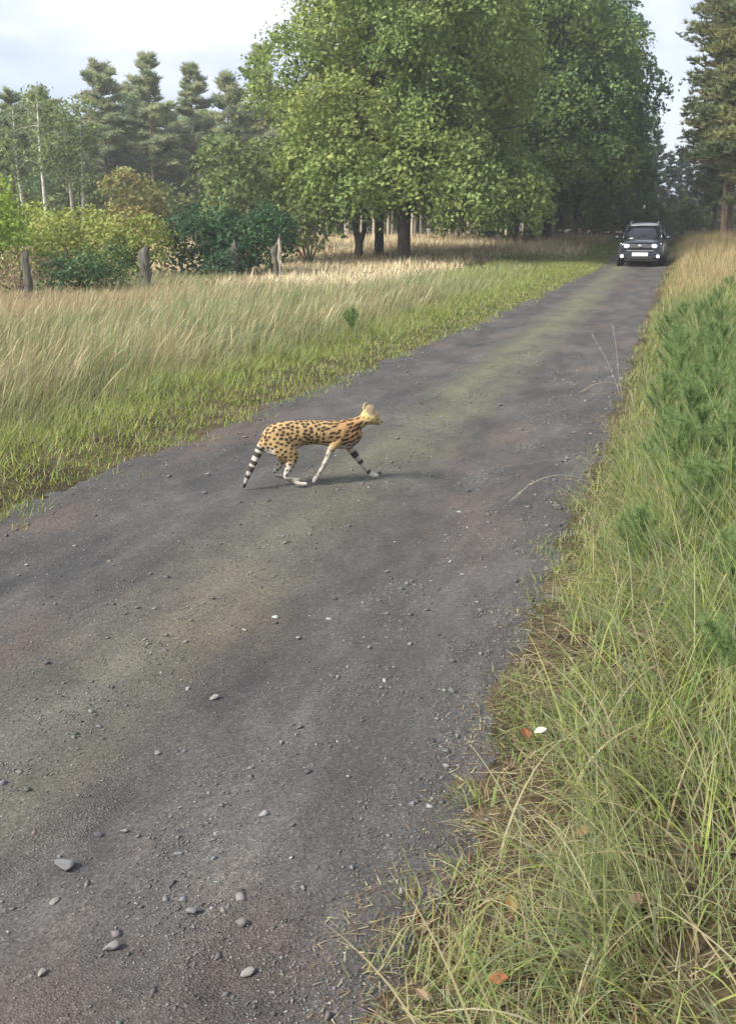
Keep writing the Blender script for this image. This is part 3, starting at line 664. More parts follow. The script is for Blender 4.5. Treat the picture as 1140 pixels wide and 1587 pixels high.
def right_verge():
    bag = Bag()
    # tangled near grass, green and straw
    x, y = scatter(90000, -.95, 2.4, .9, 9, 1.35); d = x - xr(y) + .14 * fn(x, y, .55, 2) + .08 * fn(x, y, .17, 4)
    clump = sstep(-.25, .45, fn(x, y, .33, 6) + .3 * fn(x, y, .12, 3))
    k = (rng.random(len(x)) < sstep(-.10, .22, d) * (.10 + .90 * clump) * (1 - .35 * sstep(5, 9, y))); x, y, d, clump = x[k], y[k], d[k], clump[k]; n = len(x)
    L = (.07 + .20 * sstep(.05, .6, d) + .22 * sstep(.35, 1.0, d) * sstep(2.6, 4.2, y)) * (1 + .35 * rng.normal(size=n)).clip(.3, 2.0)
    C = pal(n, [GREEN, OLIVE, YEL, STRAW, BLUEG, DEEP], [3.6, 1.6, 2.4, 2.0, 1.6, 2.2]); pt_ = sstep(.0, .7, fn(x, y, .7, 7))[:, None] * .6; C = C * (1 - pt_) + pal(n, [DEEP, GREEN, BLUEG], [3, 3, 2]) * pt_
    low = sstep(3.6, 2.4, y)[:, None] * .55; C = C * (1 - low) + pal(n, [OLIVE, STRAW, BLUEG, (.22, .19, .10), GREEN], [2, 3, 1.5, 2, 2]) * low
    cdir = fn(x, y, .5, 1) * 2.6
    bag.add(*blades(np.stack([x, y, ground_z(x, y) - .005], 1), cdir + rng.normal(0, .9, n) + PI * .75, rng.normal(.62, .35, n).clip(.05, 1.4), L, .0028 + .0040 * rng.random(n) ** 2 + .00025 * y, rng.uniform(.2, 1.5, n), 4, C, tip=C * .75 + .25 * np.array(STRAW)))
    x, y = scatter(9000, -.8, 2.0, 1.2, 9, 1.2); d = x - xr(y); k = rng.random(len(x)) < sstep(.08, .5, d) * (.3 + .7 * sstep(-.2, .5, fn(x, y, .4, 2))); x, y = x[k], y[k]; n = len(x)
    C = pal(n, [YEL, GREEN, STRAW, BLUEG, PALE], [3, 3, 2.5, 2, 1.2])
    bag.add(*blades(np.stack([x, y, ground_z(x, y)], 1), fn(x, y, .6, 1) * 2.2 + rng.normal(0, 1.0, n) + PI * .8, rng.normal(.55, .3, n).clip(.05, 1.2), rng.uniform(.22, .55, n), rng.uniform(.005, .010, n), rng.uniform(.6, 1.9, n), 7, C, tip=C * .7 + .3 * np.array(STRAW)))
    # dead flattened straw and litter
    x, y = scatter(44000, -1.05, 1.8, .9, 11, 1.3); d = x - xr(y) + .12 * fn(x, y, .5, 3); k = (rng.random(len(x)) < sstep(-.20, .10, d) * (1 - .6 * sstep(.4, .8, d))); x, y, d = x[k], y[k], d[k]; n = len(x)
    L = rng.uniform(.04, .22, n) * (.22 + .78 * sstep(-.05, .35, d))
    C = pal(n, [STRAW, PALE, (.20, .145, .09), RUST, (.12, .085, .06)], [3.5, 2, 3, 1.8, 2])
    bag.add(*blades(np.stack([x, y, ground_z(x, y) + .004 + .035 * rng.random(n) * sstep(0, .3, d)], 1), rng.uniform(0, 2 * PI, n), rng.uniform(1.25, 1.55, n), L, .0022 + .002 * rng.random(n) + .0003 * y, rng.normal(.1, .2, n), 2, C))
    # lush middle
    x, y = scatter(80000, -.75, 4.5, 5.5, 24, 1.3); d = x - xr(y) + .12 * fn(x, y, .6, 2); k = in_view(x, y, 2) & (rng.random(len(x)) < sstep(.0, .3, d) * np.interp(y, [5, 10, 24], [1, .8, .55])); x, y, d = x[k], y[k], d[k]; n = len(x)
    L = (.10 + .36 * sstep(.1, .8, d)) * (1 + .3 * rng.normal(size=n)).clip(.3, 1.9)
    C = pal(n, [GREEN, YEL, OLIVE, DEEP, STRAW, BLUEG], [3.5, 2.2, 2, 1.5, 1.6, 1.5]); e_ = sstep(.4, .05, d)[:, None] * .7; C = C * (1 - e_) + pal(n, [YEL, STRAW, OLIVE], [4, 2, 2]) * e_
    bag.add(*blades(np.stack([x, y, ground_z(x, y) - .005], 1), rng.uniform(0, 2 * PI, n), rng.normal(.35, .25, n), L, .004 + .0004 * y, rng.uniform(.1, 1.1, n), 3, C, tip=C * .8 + .2 * np.array(STRAW)))
    # far straw
    x, y = scatter(62000, -.6, 9, 19, 75, 1.2); d = x - xr(y) + .2 * fn(x, y, 1.0, 2); k = in_view(x, y, 3) & (rng.random(len(x)) < sstep(.05, .5, d)); x, y, d = x[k], y[k], d[k]; n = len(x)
    f = sstep(20, 31, y + 2 * fn(x, y, 3, 5))[:, None]; C = pal(n, [GREEN, OLIVE, STRAW, YEL], [3, 3, 2, 2]) * (1 - f) + pal(n, [(.46, .38, .22), (.38, .30, .15), (.26, .24, .10), (.30, .20, .11)], [4, 3, 2, 1]) * f
    g2 = sstep(.8, .2, d)[:, None] * .6; C = C * (1 - g2) + pal(n, [YEL, OLIVE, GREEN], [3, 3, 2]) * g2
    L = (.16 + .42 * sstep(.1, 1.4, d)) * (1 + .28 * rng.normal(size=n)).clip(.3, 1.8)
    bag.add(*blades(np.stack([x, y, ground_z(x, y) - .01], 1), rng.uniform(0, 2 * PI, n), rng.normal(.28, .2, n), L, .006 + .00038 * y, rng.uniform(.0, .8, n), 3, C))
    o = bag.obj('verge_grass', M_GRASS)
    tag(o, 'tangled green and straw grass along the right edge of the track', 'grass', kind='stuff')
right_verge()

def strip_tufts():      # thin low grass in the middle of the track and along crumbly edges
    bag = Bag()
    x, y = scatter(40000, -4.4, -.3, 3, 45, 1.6); u = (x - xl(y)) / (xr(y) - xl(y))
    p = .55 * np.exp(-((u - .55) / .07) ** 2) * sstep(6, 14, y) * sstep(.0, .8, fn(x, y, 1.2, 3)) + .5 * (np.exp(-((u + .0) / .03) ** 2) + np.exp(-((u - 1.0) / .03) ** 2)) * sstep(-.2, .5, fn(x, y, .4, 6))
    k = rng.random(len(x)) < p * .6; x, y = x[k], y[k]; n = len(x)
    bag.add(*blades(np.stack([x, y, zprof(y) + track_h(x, y)], 1), rng.uniform(0, 2 * PI, n), rng.uniform(.2, 1.2, n), rng.uniform(.012, .04, n), .004 + .0004 * y, rng.uniform(0, 1, n), 2, pal(n, [OLIVE, YEL, GREEN], [3, 2, 2])))
    tag(bag.obj('strip_grass', M_GRASS), 'thin low grass growing in the middle strip of the track', 'grass', kind='stuff')
strip_tufts()

# single stalks that lean out over the track
def stalk(pts, r, c, label):
    bag = Bag(); P = np.array(pts, float); ti = np.linspace(0, len(P) - 1, 14)
    Pi = np.stack([np.interp(ti, range(len(P)), P[:, k]) for k in range(3)], 1)
    for _ in range(2): Pi[1:-1] = (Pi[:-2] + 2 * Pi[1:-1] + Pi[2:]) / 4
    base = Pi[0].copy()
    root = empty('grass_stalk', tuple(base)); Pi = Pi - base
    V, F = tube(Pi, list(np.linspace(r, r * .5, len(Pi))), 5); mesh_np('stem', V, F, M_GRASS, root, C=np.broadcast_to(np.array(c), V.shape))
    hb = Bag(); rr = np.random.default_rng(int(abs(base[0]) * 1000))
    for q in range(26):
        f = rr.uniform(.72, 1.0); i = f * (len(Pi) - 1); p = Pi[int(i)] * (1 - i % 1) + Pi[min(int(i) + 1, len(Pi) - 1)] * (i % 1)
        dv = rr.normal(size=3) * .5 + (Pi[-1] - Pi[-4]) / np.linalg.norm(Pi[-1] - Pi[-4]); dv /= np.linalg.norm(dv)
        V, F = tube([p, p + dv * .010, p + dv * .024], [.0012, .0028, .0006], 4); hb.add(V, F, np.array(c) * rr.uniform(.8, 1.2))
    tag(hb.obj('seed_head', M_GRASS, root), kind='stuff')
    tag(root, label, 'grass stalk')
def q(x, y, z): return (x, y, gz(x, y) + z)
stalk([q(-.42, 7.5, .0), q(-.56, 7.4, .13), q(-.72, 7.25, .17), q(-.86, 7.1, .14), q(-.98, 6.98, .03)], .004, (.46, .42, .34), 'pale dry grass stalk arching over the track above a small black stone')
stalk([q(-.42, 12.6, .0), q(-.60, 12.5, .12), q(-.80, 12.3, .12), q(-.95, 12.2, .02)], .005, (.46, .42, .33), 'short pale grass stalk bent over the right edge of the track')
stalk([q(-.46, 12.0, .0), q(-.52, 12.0, .22), q(-.56, 12.0, .50), q(-.62, 12.0, .80)], .004, (.40, .38, .33), 'tall thin upright dry stalk beside the right edge of the track')
stalk([q(-.47, 11.9, .0), q(-.56, 11.9, .22), q(-.68, 11.9, .48), q(-.84, 11.9, .72)], .004, (.40, .38, .33), 'tall thin dry stalk leaning out over the track')

# fallen leaves
def leaf_obj(x, y, s, c, label, rz):
    n = 7; tt = np.linspace(0, 1, n); wv = np.sin(tt * PI) ** .8 * .32
    V = np.concatenate([np.stack([tt - .5, wv, .22 * wv + .12 * tt ** 2], 1), np.stack([tt - .5, 0 * tt, .12 * tt ** 2], 1), np.stack([tt - .5, -wv, .30 * wv + .12 * tt ** 2], 1)])
    F = []
    for r_ in range(2):
        for i in range(n - 1): F.append((r_ * n + i, r_ * n + i + 1, (r_ + 1) * n + i + 1, (r_ + 1) * n + i))
    o = mesh_np('fallen_leaf', V, F, M_GRASS, C=np.broadcast_to(np.array(c), V.shape)); o.scale = (s, s, s)
    md = o.modifiers.new('t', 'SOLIDIFY'); md.thickness = .012
    o.location = (x, y, gz(x, y) + .05); o.rotation_euler = (.25, -.15, rz); tag(o, label, 'leaf')
leaf_obj(-.35, 3.49, .050, (.75, .74, .66), 'whitish dry leaf lying beside a russet leaf in the verge', .4)
leaf_obj(-.40, 3.46, .060, (.30, .12, .06), 'russet leaf lying next to a whitish one in the verge', 2.0)
leaf_obj(-.14, 2.82, .055, (.40, .24, .14), 'light brown leaf cupped in a hollow of the tangled grass', 1.1)
leaf_obj(-.29, 2.15, .055, (.34, .14, .07), 'red brown leaf among straw near the end of the tangled grass', .2)
leaf_obj(-.30, 2.43, .060, (.40, .27, .10), 'tan leaf standing in a short green tuft', 1.9)
leaf_obj(-.46, 2.06, .045, (.42, .30, .20), 'pale tan leaf at the very edge of the cinder track', 2.7)
leaf_obj(.02, 2.46, .060, (.30, .19, .15), 'dull pinkish brown leaf under long bent blades', .9)

# ------------------------------------------------------------------ young pines in the verge
def sapling_data(seed, h, nb):
    r = np.random.default_rng(seed); st = Bag(); nl = []
    axes = [(np.array([0, 0, 0.]), np.array([.03 * r.normal() * h, .03 * r.normal() * h, h]))]
    for k in range(nb):
        f = .12 + .80 * (k + r.random()) / nb; an = r.uniform(0, 2 * PI); ln = h * (.60 * (1 - f) + .14); el = r.uniform(.55, 1.1)
        b0 = axes[0][0] * (1 - f) + axes[0][1] * f
        axes.append((b0, b0 + ln * np.array([math.cos(an) * math.cos(el), math.sin(an) * math.cos(el), math.sin(el)])))
    for i, (a_, b_) in enumerate(axes):
        mid = (a_ + b_) / 2 + np.array([0, 0, -.04 * h if i else 0]); P = np.array([a_, mid, b_])
        V, F = tube(P, [.008 * h + .001, .006 * h, .002] if i == 0 else [.004 * h, .003 * h, .0015], 5); st.add(V, F)
        ln = np.linalg.norm(b_ - a_); m_ = int(950 * ln) + 30
        f = r.random(m_) ** .7 if i else .15 + .85 * r.random(m_) ** .6
        p = np.where((f < .5)[:, None], P[0] + (P[1] - P[0]) * (f * 2)[:, None], P[1] + (P[2] - P[1]) * (f * 2 - 1)[:, None])
        ax = (b_ - a_) / ln; dv = r.normal(size=(m_, 3)) * .75 + ax * .75; dv /= np.linalg.norm(dv, axis=1)[:, None]
        nl.append((p, dv))
    p = np.concatenate([a_[0] for a_ in nl]); dv = np.concatenate([a_[1] for a_ in nl]); n = len(p)
    ln = r.uniform(.04, .08, n); sd_ = np.cross(dv, r.normal(size=(n, 3))); sd_ /= np.linalg.norm(sd_, axis=1)[:, None]; wd = .0020
    V = np.stack([p - sd_ * wd, p + sd_ * wd, p + dv * ln[:, None]], 1)
    base = np.array([[.135, .215, .090], [.175, .255, .105], [.205, .280, .105]])[r.integers(0, 3, n)] * (1 + .15 * r.normal(size=(n, 1)))
    nm = mesh_data('needles', V.reshape(-1, 3), np.arange(3 * n).reshape(-1, 3), M_NEEDLE, C=np.repeat(base, 3, 0))
    return st.data('stem', M_TWIG), nm
saps = [sapling_data(60 + k, h, nb) for k, (h, nb) in enumerate(((.62, 15), (.75, 18), (.50, 13), (.85, 20)))]
def sapling(x, y, k, s, rz, label, group=None):
    r_ = empty('pine_sapling', (x, y, gz(x, y) - .01), rz, s); link_mesh('stem', saps[k][0], r_); link_mesh('needles', saps[k][1], r_); tag(r_, label, 'sapling', group)
sapling(-5.12, 16.8, 2, .95, .5, 'lone tiny dark pine seedling standing in the short grass across the track')
SG = 'young pines along the right verge'
for i, (x, y, k, s) in enumerate([(-.06, 5.35, 2, .80), (.20, 5.9, 0, .85), (.36, 4.75, 2, .85), (.38, 3.75, 0, .80), (.10, 6.9, 1, .8), (.45, 7.0, 0, .95), (.62, 8.2, 1, .9), (.20, 8.6, 0, .9), (-.02, 9.8, 2, 1.0),
                                  (.45, 10.6, 1, .9), (.80, 11.8, 3, .8), (.10, 12.4, 1, .85), (.50, 14.3, 0, 1.0), (.02, 15.6, 1, .8), (.75, 16.2, 3, .8), (.22, 18.6, 0, .9), (.85, 20.5, 1, .9), (1.2, 24.0, 3, .8), (.6, 7.6, 2, 1.1), (.30, 13.2, 3, .7), (.28, 7.7, 1, .75), (.05, 8.0, 0, .7), (.34, 9.4, 3, .7), (.62, 9.6, 0, 1.0), (.12, 11.2, 0, .95), (.60, 12.9, 1, .9), (.28, 10.0, 2, 1.1), (.40, 6.2, 2, .95), (.05, 14.3, 2, 1.1), (.45, 17.3, 1, .9), (.55, 5.4, 1, .7), (.62, 19.0, 0, 1.0)]):
    sapling(x, y, k, s, i * 1.9, 'bushy young pine with soft green needles growing in the right verge grass', SG)

# ------------------------------------------------------------------ trees and shrubs
def leafcloud(r, cen, nor, size, cols, asp=.62, spread=.75):
    n = len(cen); N = nor + spread * r.normal(size=(n, 3)); N /= np.linalg.norm(N, axis=1)[:, None]
    T = np.cross(N, r.normal(size=(n, 3))); T /= np.linalg.norm(T, axis=1)[:, None]; B = np.cross(N, T)
    s = size[:, None] if np.ndim(size) else size
    V = np.stack([cen - T * s * .5, cen + B * s * asp * .5 + N * s * .10, cen + T * s * .5, cen - B * s * asp * .5 + N * s * .10], 1)
    F = np.array([[0, 1, 2], [0, 2, 3]])[None] + 4 * np.arange(n)[:, None, None]
    return V.reshape(-1, 3), F.reshape(-1, 3), np.repeat(cols, 4, 0)
def lobed_crown(r, lobes, dens, per, cr, size, cols, low=-.75, inner=.12):
    """leaf sprays over the surfaces of overlapping lobes (x, y, z, radius)"""
    L = np.array(lobes); cen, nor, cc = [], [], []
    cols = np.array(cols)
    for i, (x, y, z, R_) in enumerate(L):
        k = int(dens * R_ * R_); d = r.normal(size=(k, 3)); d /= np.linalg.norm(d, axis=1)[:, None]; d = d[d[:, 2] > low]
        p = np.array([x, y, z]) + d * R_ * np.where(r.random(len(d)) < inner, r.uniform(.3, .8, len(d)), r.uniform(.84, 1.1, len(d)))[:, None] * np.array([1, 1, .85])
        ins = np.zeros(len(p), bool)
        for j, (a_, b_, c_, q_) in enumerate(L):
            if j != i: ins |= np.linalg.norm(p - np.array([a_, b_, c_]), axis=1) < .72 * q_
        p, d = p[~ins], d[~ins]
        lobe_c = cols[r.integers(len(cols))] * (1 + .12 * r.normal())
        for q_, dd in zip(p, d):
            m_ = max(3, int(per * r.uniform(.5, 1.4))); nn = dd * .6 + np.array([0, 0, .55])
            nn /= np.linalg.norm(nn); o = r.normal(size=(m_, 3)) * cr; o -= np.outer(o @ nn, nn) * .65
            cen.append(q_ + o); nor.append(np.tile(nn, (m_, 1)))
            cb = .5 * lobe_c + .5 * cols[r.integers(len(cols))]; cc.append(cb * (1 + .16 * r.normal(size=(m_, 1))).clip(.5, 1.6))
    cen, nor, cc = map(np.concatenate, (cen, nor, cc))
    return leafcloud(r, cen, nor, size * r.uniform(.65, 1.3, len(cen)), cc)
def limb(bag, r, p, d, ln, rad, depth, grav=.0):
    m_ = 5; pts = [np.array(p, float)]; d = np.array(d, float)
    for i in range(m_):
        d = d + .16 * r.normal(size=3) + np.array([0, 0, grav]); d /= np.linalg.norm(d); pts.append(pts[-1] + d * ln / m_)
    V, F = tube(pts, list(np.linspace(rad, rad * .55, m_ + 1)), 8 if depth > 1 else 5, False); bag.add(V, F)
    if depth:
        for k in range(3 if depth > 1 else 2):
            nd_ = d + .65 * r.normal(size=3); nd_ /= np.linalg.norm(nd_); limb(bag, r, pts[-1 - (k % 2)], nd_, ln * .62, rad * .5, depth - 1, grav)
def oak_data(seed, H, Rr, tr, cols, clear=1.9, size=.21, dens=13, per=15, nl=26):
    r = np.random.default_rng(seed); tb = Bag(); fork = H * .26
    lean = r.normal(size=2) * .15
    pts = [(0, 0, -.3), (0, 0, .0), (.02, 0, .35), (lean[0] * .3, lean[1] * .3, fork * .5), (lean[0], lean[1], fork), (lean[0] * 1.5, lean[1] * 1.5, H * .5), (lean[0] * 2, lean[1] * 2, H * .75)]
    V, F = tube(pts, [tr * 1.7, tr * 1.5, tr * 1.1, tr, tr * .9, tr * .5, tr * .2], 14, False)
    V[:, :2] *= 1 + .06 * np.sin(np.arctan2(V[:, 1], V[:, 0]) * 5)[:, None]; tb.add(V, F)
    for k in range(8):
        an = 2 * PI * k / 8 + r.normal() * .25; f = r.uniform(.75, 1.9)
        limb(tb, r, (lean[0] * f, lean[1] * f, fork * f), (math.cos(an), math.sin(an), r.uniform(.25, .9)), Rr * .55, tr * .42, 2, .03)
    lobes = []
    for k in range(nl):
        f = (k + .5) / nl; z = clear + 1.3 + (H - clear - 2.4) * f; an = k * 2.39996 + r.normal() * .3
        prof = math.sin(PI * min(1, .18 + .80 * f) ) ** .55; rad = Rr * prof * r.uniform(.52, .86)
        lobes.append((rad * math.cos(an), rad * math.sin(an), z, r.uniform(.24, .36) * Rr * (1.05 - .25 * f)))
    for k in range(9):
        an = 2 * PI * k / 9 + r.normal() * .2; lobes.append((Rr * .74 * math.cos(an), Rr * .74 * math.sin(an), clear + r.uniform(1.3, 2.0), Rr * r.uniform(.22, .29)))
    for k in range(5): lobes.append((r.normal() * .8, r.normal() * .8, clear + 2.5 + (H - clear - 3.5) * k / 4, Rr * .42))
    V, F, C = lobed_crown(r, lobes, dens, per, .36, size, cols, low=-.8)
    k = V.reshape(-1, 4, 3)[:, :, 2].min(1) > clear * .75
    kk = np.repeat(k, 4); idx = np.cumsum(kk) - 1; fk = np.repeat(k, 2)
    return tb.data('trunk', M_OAK, True), mesh_data('crown', V[kk], idx[F[fk]], M_LEAF, C[kk])
OAKG = [(.205, .270, .088), (.260, .320, .098), (.155, .225, .080), (.320, .350, .120)]
DARKG = [(.105, .185, .080), (.140, .225, .088), (.088, .160, .078)]
def tree(name, data, x, y, s, rz, label, cat='tree', group=None, parts=('trunk', 'crown'), dz=0):
    r_ = empty(name, (x, y, gz(x, y) + dz), rz, s)
    for nm, me in zip(parts, data): link_mesh(nm, me, r_)
    tag(r_, label, cat, group); return r_
oakA = oak_data(21, 15.5, 6.0, .25, OAKG, 1.35, .185, 26, 42, 32)
oakB = oak_data(22, 16.5, 6.0, .27, OAKG[:3] + DARKG[:2], 2.5, .22, 20, 34, 26)
oakC = oak_data(23, 17.5, 6.2, .29, DARKG + OAKG[:1], 2.4, .29, 18, 24, 26)
tree('oak_tree', oakA, -11.15, 44.0, 1, .4, 'broad oak with thick dark trunk and lowest sunlit boughs, beside golden grass')
tree('oak_tree', oakB, -13.3, 47.8, .74, 1.7, 'oak with thin dark trunk close behind the thick-trunked oak')
tree('oak_tree', oakB, -8.0, 59.8, .98, 3.3, 'oak in the roadside row with stout dark trunk flaring at the base', group=None)
OG = 'oaks in the row beyond the golden grass'
for i, (x, y, d_, s, rz) in enumerate([(-9.3, 62.8, oakC, .95, .3), (-10.8, 63.9, oakB, .95, 5.1), (-11.5, 66.0, oakC, 1.0, 2.2)]):
    tree('oak_tree', d_, x, y, s, rz, 'slim-trunked oak in the roadside row beyond the golden grass', group=OG)
for i, (x, y, d_, s, rz) in enumerate([(-8.2, 70, oakC, 1.0, 1.0), (-8.3, 79, oakC, 1.0, 4.0), (-8.2, 90, oakC, .95, 2.6), (-7.6, 104, oakC, .9, 5.5)]):
    tree('oak_tree', d_, x, y, s, rz, 'dark leafy oak on the far stretch of the track behind the car', group='dark oaks lining the far track')

# forked pale trunk catching the light left of the oak
def snag():
    r = np.random.default_rng(8); tb = Bag(); x, y = -13.9, 46.4; root = empty('forked_tree', (x, y, gz(x, y)))
    for P, rad in (([(0, 0, -.2), (.05, 0, .6), (-.15, .1, 1.3), (-.2, .1, 2.4), (-.5, .2, 4.2)], [.24, .18, .14, .11, .06]), ([(.05, 0, .5), (.3, 0, 1.2), (.35, -.1, 2.3), (.8, -.2, 4.0)], [.14, .12, .10, .05])):
        V, F = tube(P, rad, 9, False); tb.add(V, F)
    tb.obj('trunk', M_POST, root, True)
    V, F, C = lobed_crown(r, [(-.6, 0, 4.3, 1.5), (.9, .2, 4.2, 1.5), (0, .4, 5.6, 1.7), (-1.6, .3, 3.4, 1.1)], 14, 14, .34, .2, OAKG)
    mesh_np('crown', V, F, M_LEAF, root, C=C); tag(root, 'small tree with pale forked trunk left of the thick-trunked oak', 'tree')
snag()

def pine_data(seed, H, base, Lmax, tr, cols, step=.55, nb=6, tl=.34, tn=9, tw=.05, cone=1.0, dead=True):
    r = np.random.default_rng(seed); tb = Bag(); bx, by = r.normal(size=2) * .25
    V, F = tube([(0, 0, -.3), (0, 0, 0), (bx * .4, by * .4, H * .4), (bx, by, H * .75), (bx * .9, by * .9, H)], [tr * 1.25, tr * 1.1, tr * .8, tr * .45, .02], 9, False); tb.add(V, F)
    cen, dirs, cc = [], [], []; z = base; cols = np.array(cols)
    while z < H:
        f = (z - base) / (H - base); L0 = Lmax * ((1 - f) ** cone * .9 + .10) * min(1, .45 + f * 3)
        for k in range(nb):
            if r.random() < .42: continue
            an = r.uniform(0, 2 * PI); ln = L0 * r.uniform(.45, 1.35); el = -.15 + .6 * f + .15 * r.normal()
            dv = np.array([math.cos(an) * math.cos(el), math.sin(an) * math.cos(el), math.sin(el)])
            p0 = np.array([bx * z / H, by * z / H, z]); p1 = p0 + dv * ln * .6; p2 = p0 + dv * ln + np.array([0, 0, .12 * ln])
            V, F = tube([p0, p1, p2], [.035 + .01 * ln, .03, .01], 4, False); tb.add(V, F)
            m_ = int(7 + 9 * ln); s_ = r.uniform(.30, 1.0, m_); q_ = p0 + np.outer(s_, p2 - p0) + r.normal(size=(m_, 3)).clip(-1.2, 1.2) * np.array([.24, .24, .12]) * (.35 + .3 * ln)
            cb = cols[r.integers(len(cols))] * (1 + .12 * r.normal())
            for c_ in q_:
                dd = r.normal(size=(tn, 3)); dd[:, 2] = np.abs(dd[:, 2]) * .8 + .1; dd += dv * .5; dd /= np.linalg.norm(dd, axis=1)[:, None]
                cen.append(np.tile(c_, (tn, 1))); dirs.append(dd); cc.append(np.tile(cb, (tn, 1)) * (1 + .14 * r.normal(size=(tn, 1))))
        z += step * r.uniform(.7, 1.3)
    if dead:
        for k in range(10):
            z = r.uniform(base * .45, base); an = r.uniform(0, 2 * PI); ln = r.uniform(.4, 1.4)
            V, F = tube([(0, 0, z), (ln * math.cos(an), ln * math.sin(an), z + r.uniform(-.1, .3))], [.03, .01], 4, False); tb.add(V, F)
    cen, dirs, cc = map(np.concatenate, (cen, dirs, cc)); n = len(cen)
    sd_ = np.cross(dirs, r.normal(size=(n, 3))); sd_ /= np.linalg.norm(sd_, axis=1)[:, None]; ln = tl * r.uniform(.6, 1.2, n)
    V = np.stack([cen - sd_ * tw, cen + sd_ * tw, cen + dirs * ln[:, None]], 1)
    return tb.data('trunk', M_PINE, True), mesh_data('crown', V.reshape(-1, 3), np.arange(3 * n).reshape(-1, 3), M_NEEDLE, np.repeat(cc, 3, 0))
PG = [(.300, .345, .210), (.350, .385, .225), (.265, .315, .195), (.390, .410, .240)]
PK = dict(tl=.60, tn=10, tw=.050)
pines = [pine_data(31, 16, 6.6, 3.3, .20, PG, .42, 8, cone=.8, **PK), pine_data(32, 15, 6.6, 3.5, .19, PG, .42, 8, cone=.55, **PK), pine_data(33, 17, 8.2, 3.4, .21, PG, .42, 8, cone=.5, **PK), pine_data(34, 13, 5.0, 2.9, .16, PG, .42, 7, cone=.8, **PK)]
# left forest edge; positions across the field beyond the shrubs
def at_bearing(px, dist):           # px: bearing in drawing units of the survey sketch, dist: metres ahead
    f = (px - 570) / 1600 * math.cos(PITCH); a_ = math.atan(f * 1.0) - YAW
    return dist * math.sin(a_) / math.cos(math.atan(f)), dist * math.cos(a_) / math.cos(math.atan(f))
FG = 'pines of the far forest edge'
front = [(26, 72, 1, .92), (72, 78, 2, .88), (172, 80, 2, 1.04), (242, 80, 0, 1.16), (306, 84, 0, 1.14), (362, 88, 3, 1.40), (412, 86, 0, 1.28), (110, 92, 1, .9), (190, 96, 1, 1.0), (262, 97, 2, .95), (330, 95, 1, .92), (430, 90, 2, 1.0), (-20, 80, 0, .9), (-45, 70, 1, .85)]
for i, (px, ds, k, s) in enumerate(front):
    x, y = at_bearing(px, ds); s *= .68; tree('pine_tree', pines[k], x, y, s, i * 2.1, 'tall grey-green pine in the forest edge beyond the shrubs and birches', group=FG)
for i in range(24):
    px = -60 + i * 27 + 9 * math.sin(i * 5.1); ds = 104 + 12 * ((i * 7) % 5) / 4
    x, y = at_bearing(px, ds); tree('pine_tree', pines[(i * 3) % 4], x, y, .62 + .08 * ((i * 5) % 3), i * 1.7, 'tall grey-green pine in the forest edge beyond the shrubs and birches', group=FG)
# slender pale stems of the plantation seen under the oaks
M_STEM = bark_mat('pale_stem_bark', (.30, .26, .19), (.48, .43, .33), 5)
def pole_data(seed):
    r = np.random.default_rng(seed); tb = Bag(); V, F = tube([(0, 0, -.2), (.05 * r.normal(), 0, 2.5), (.12 * r.normal(), 0, 5), (.15 * r.normal(), 0, 9)], [.11, .09, .07, .02], 7, False); tb.add(V, F)
    V, F, C = lobed_crown(r, [(0, 0, 5.2, 1.0), (.3, .1, 6.4, 1.1), (-.2, 0, 7.6, 1.0), (0, 0, 8.7, .7)], 9, 11, .34, .26, OAKG + PG)
    return tb.data('trunk', M_STEM, True), mesh_data('crown', V, F, M_LEAF, C)
poles = [pole_data(41), pole_data(42), pole_data(43)]
for i in range(46):
    px = 455 + i * 8.6 + 3.5 * math.sin(i * 3.7); ds = 78 + 9 * ((i * 5) % 7) / 6
    x, y = at_bearing(px, ds); tree('slender_tree', poles[i % 3], x, y, .85 + .3 * ((i * 3) % 4) / 3, i * 1.3, 'slender pale-stemmed young tree of the plantation seen under the oaks', group='plantation stems behind the oaks')

# birches in front of the pines
def birch_data(seed, H):
    r = np.random.default_rng(seed); tb = Bag(); bx = r.normal() * .3
    V, F = tube([(0, 0, -.2), (bx * .3, 0, H * .3), (bx, .1, H * .65), (bx * .8, .2, H)], [.15, .12, .085, .02], 9, False); tb.add(V, F)
    for k in range(9):
        z = H * (.45 + .05 * k); an = r.uniform(0, 2 * PI); limb(tb, r, (bx, .1, z), (math.cos(an) * .7, math.sin(an) * .7, .8), 1.2, .03, 1, -.12)
    lobes = [(bx + r.normal() * .55, r.normal() * .55, H * (.45 + .5 * k / 11), r.uniform(.55, .85)) for k in range(12)]
    V, F, C = lobed_crown(r, lobes, 26, 9, .30, .26, [(.19, .235, .095), (.23, .265, .105), (.155, .205, .085)]); return tb.data('trunk', M_BIRCH, True), mesh_data('crown', V, F, M_LEAF, C)
birches = [birch_data(51, 10.5), birch_data(52, 9.5)]
for i, (px, ds, k, s) in enumerate([(74, 62, 0, .84), (114, 64, 1, .86), (131, 63, 0, .78), (40, 66, 1, .84)]):
    x, y = at_bearing(px, ds); tree('birch_tree', birches[k], x, y, s, i * 2.3, 'slim white-trunked birch with thin pale foliage before the pines', group='birches before the forest edge')

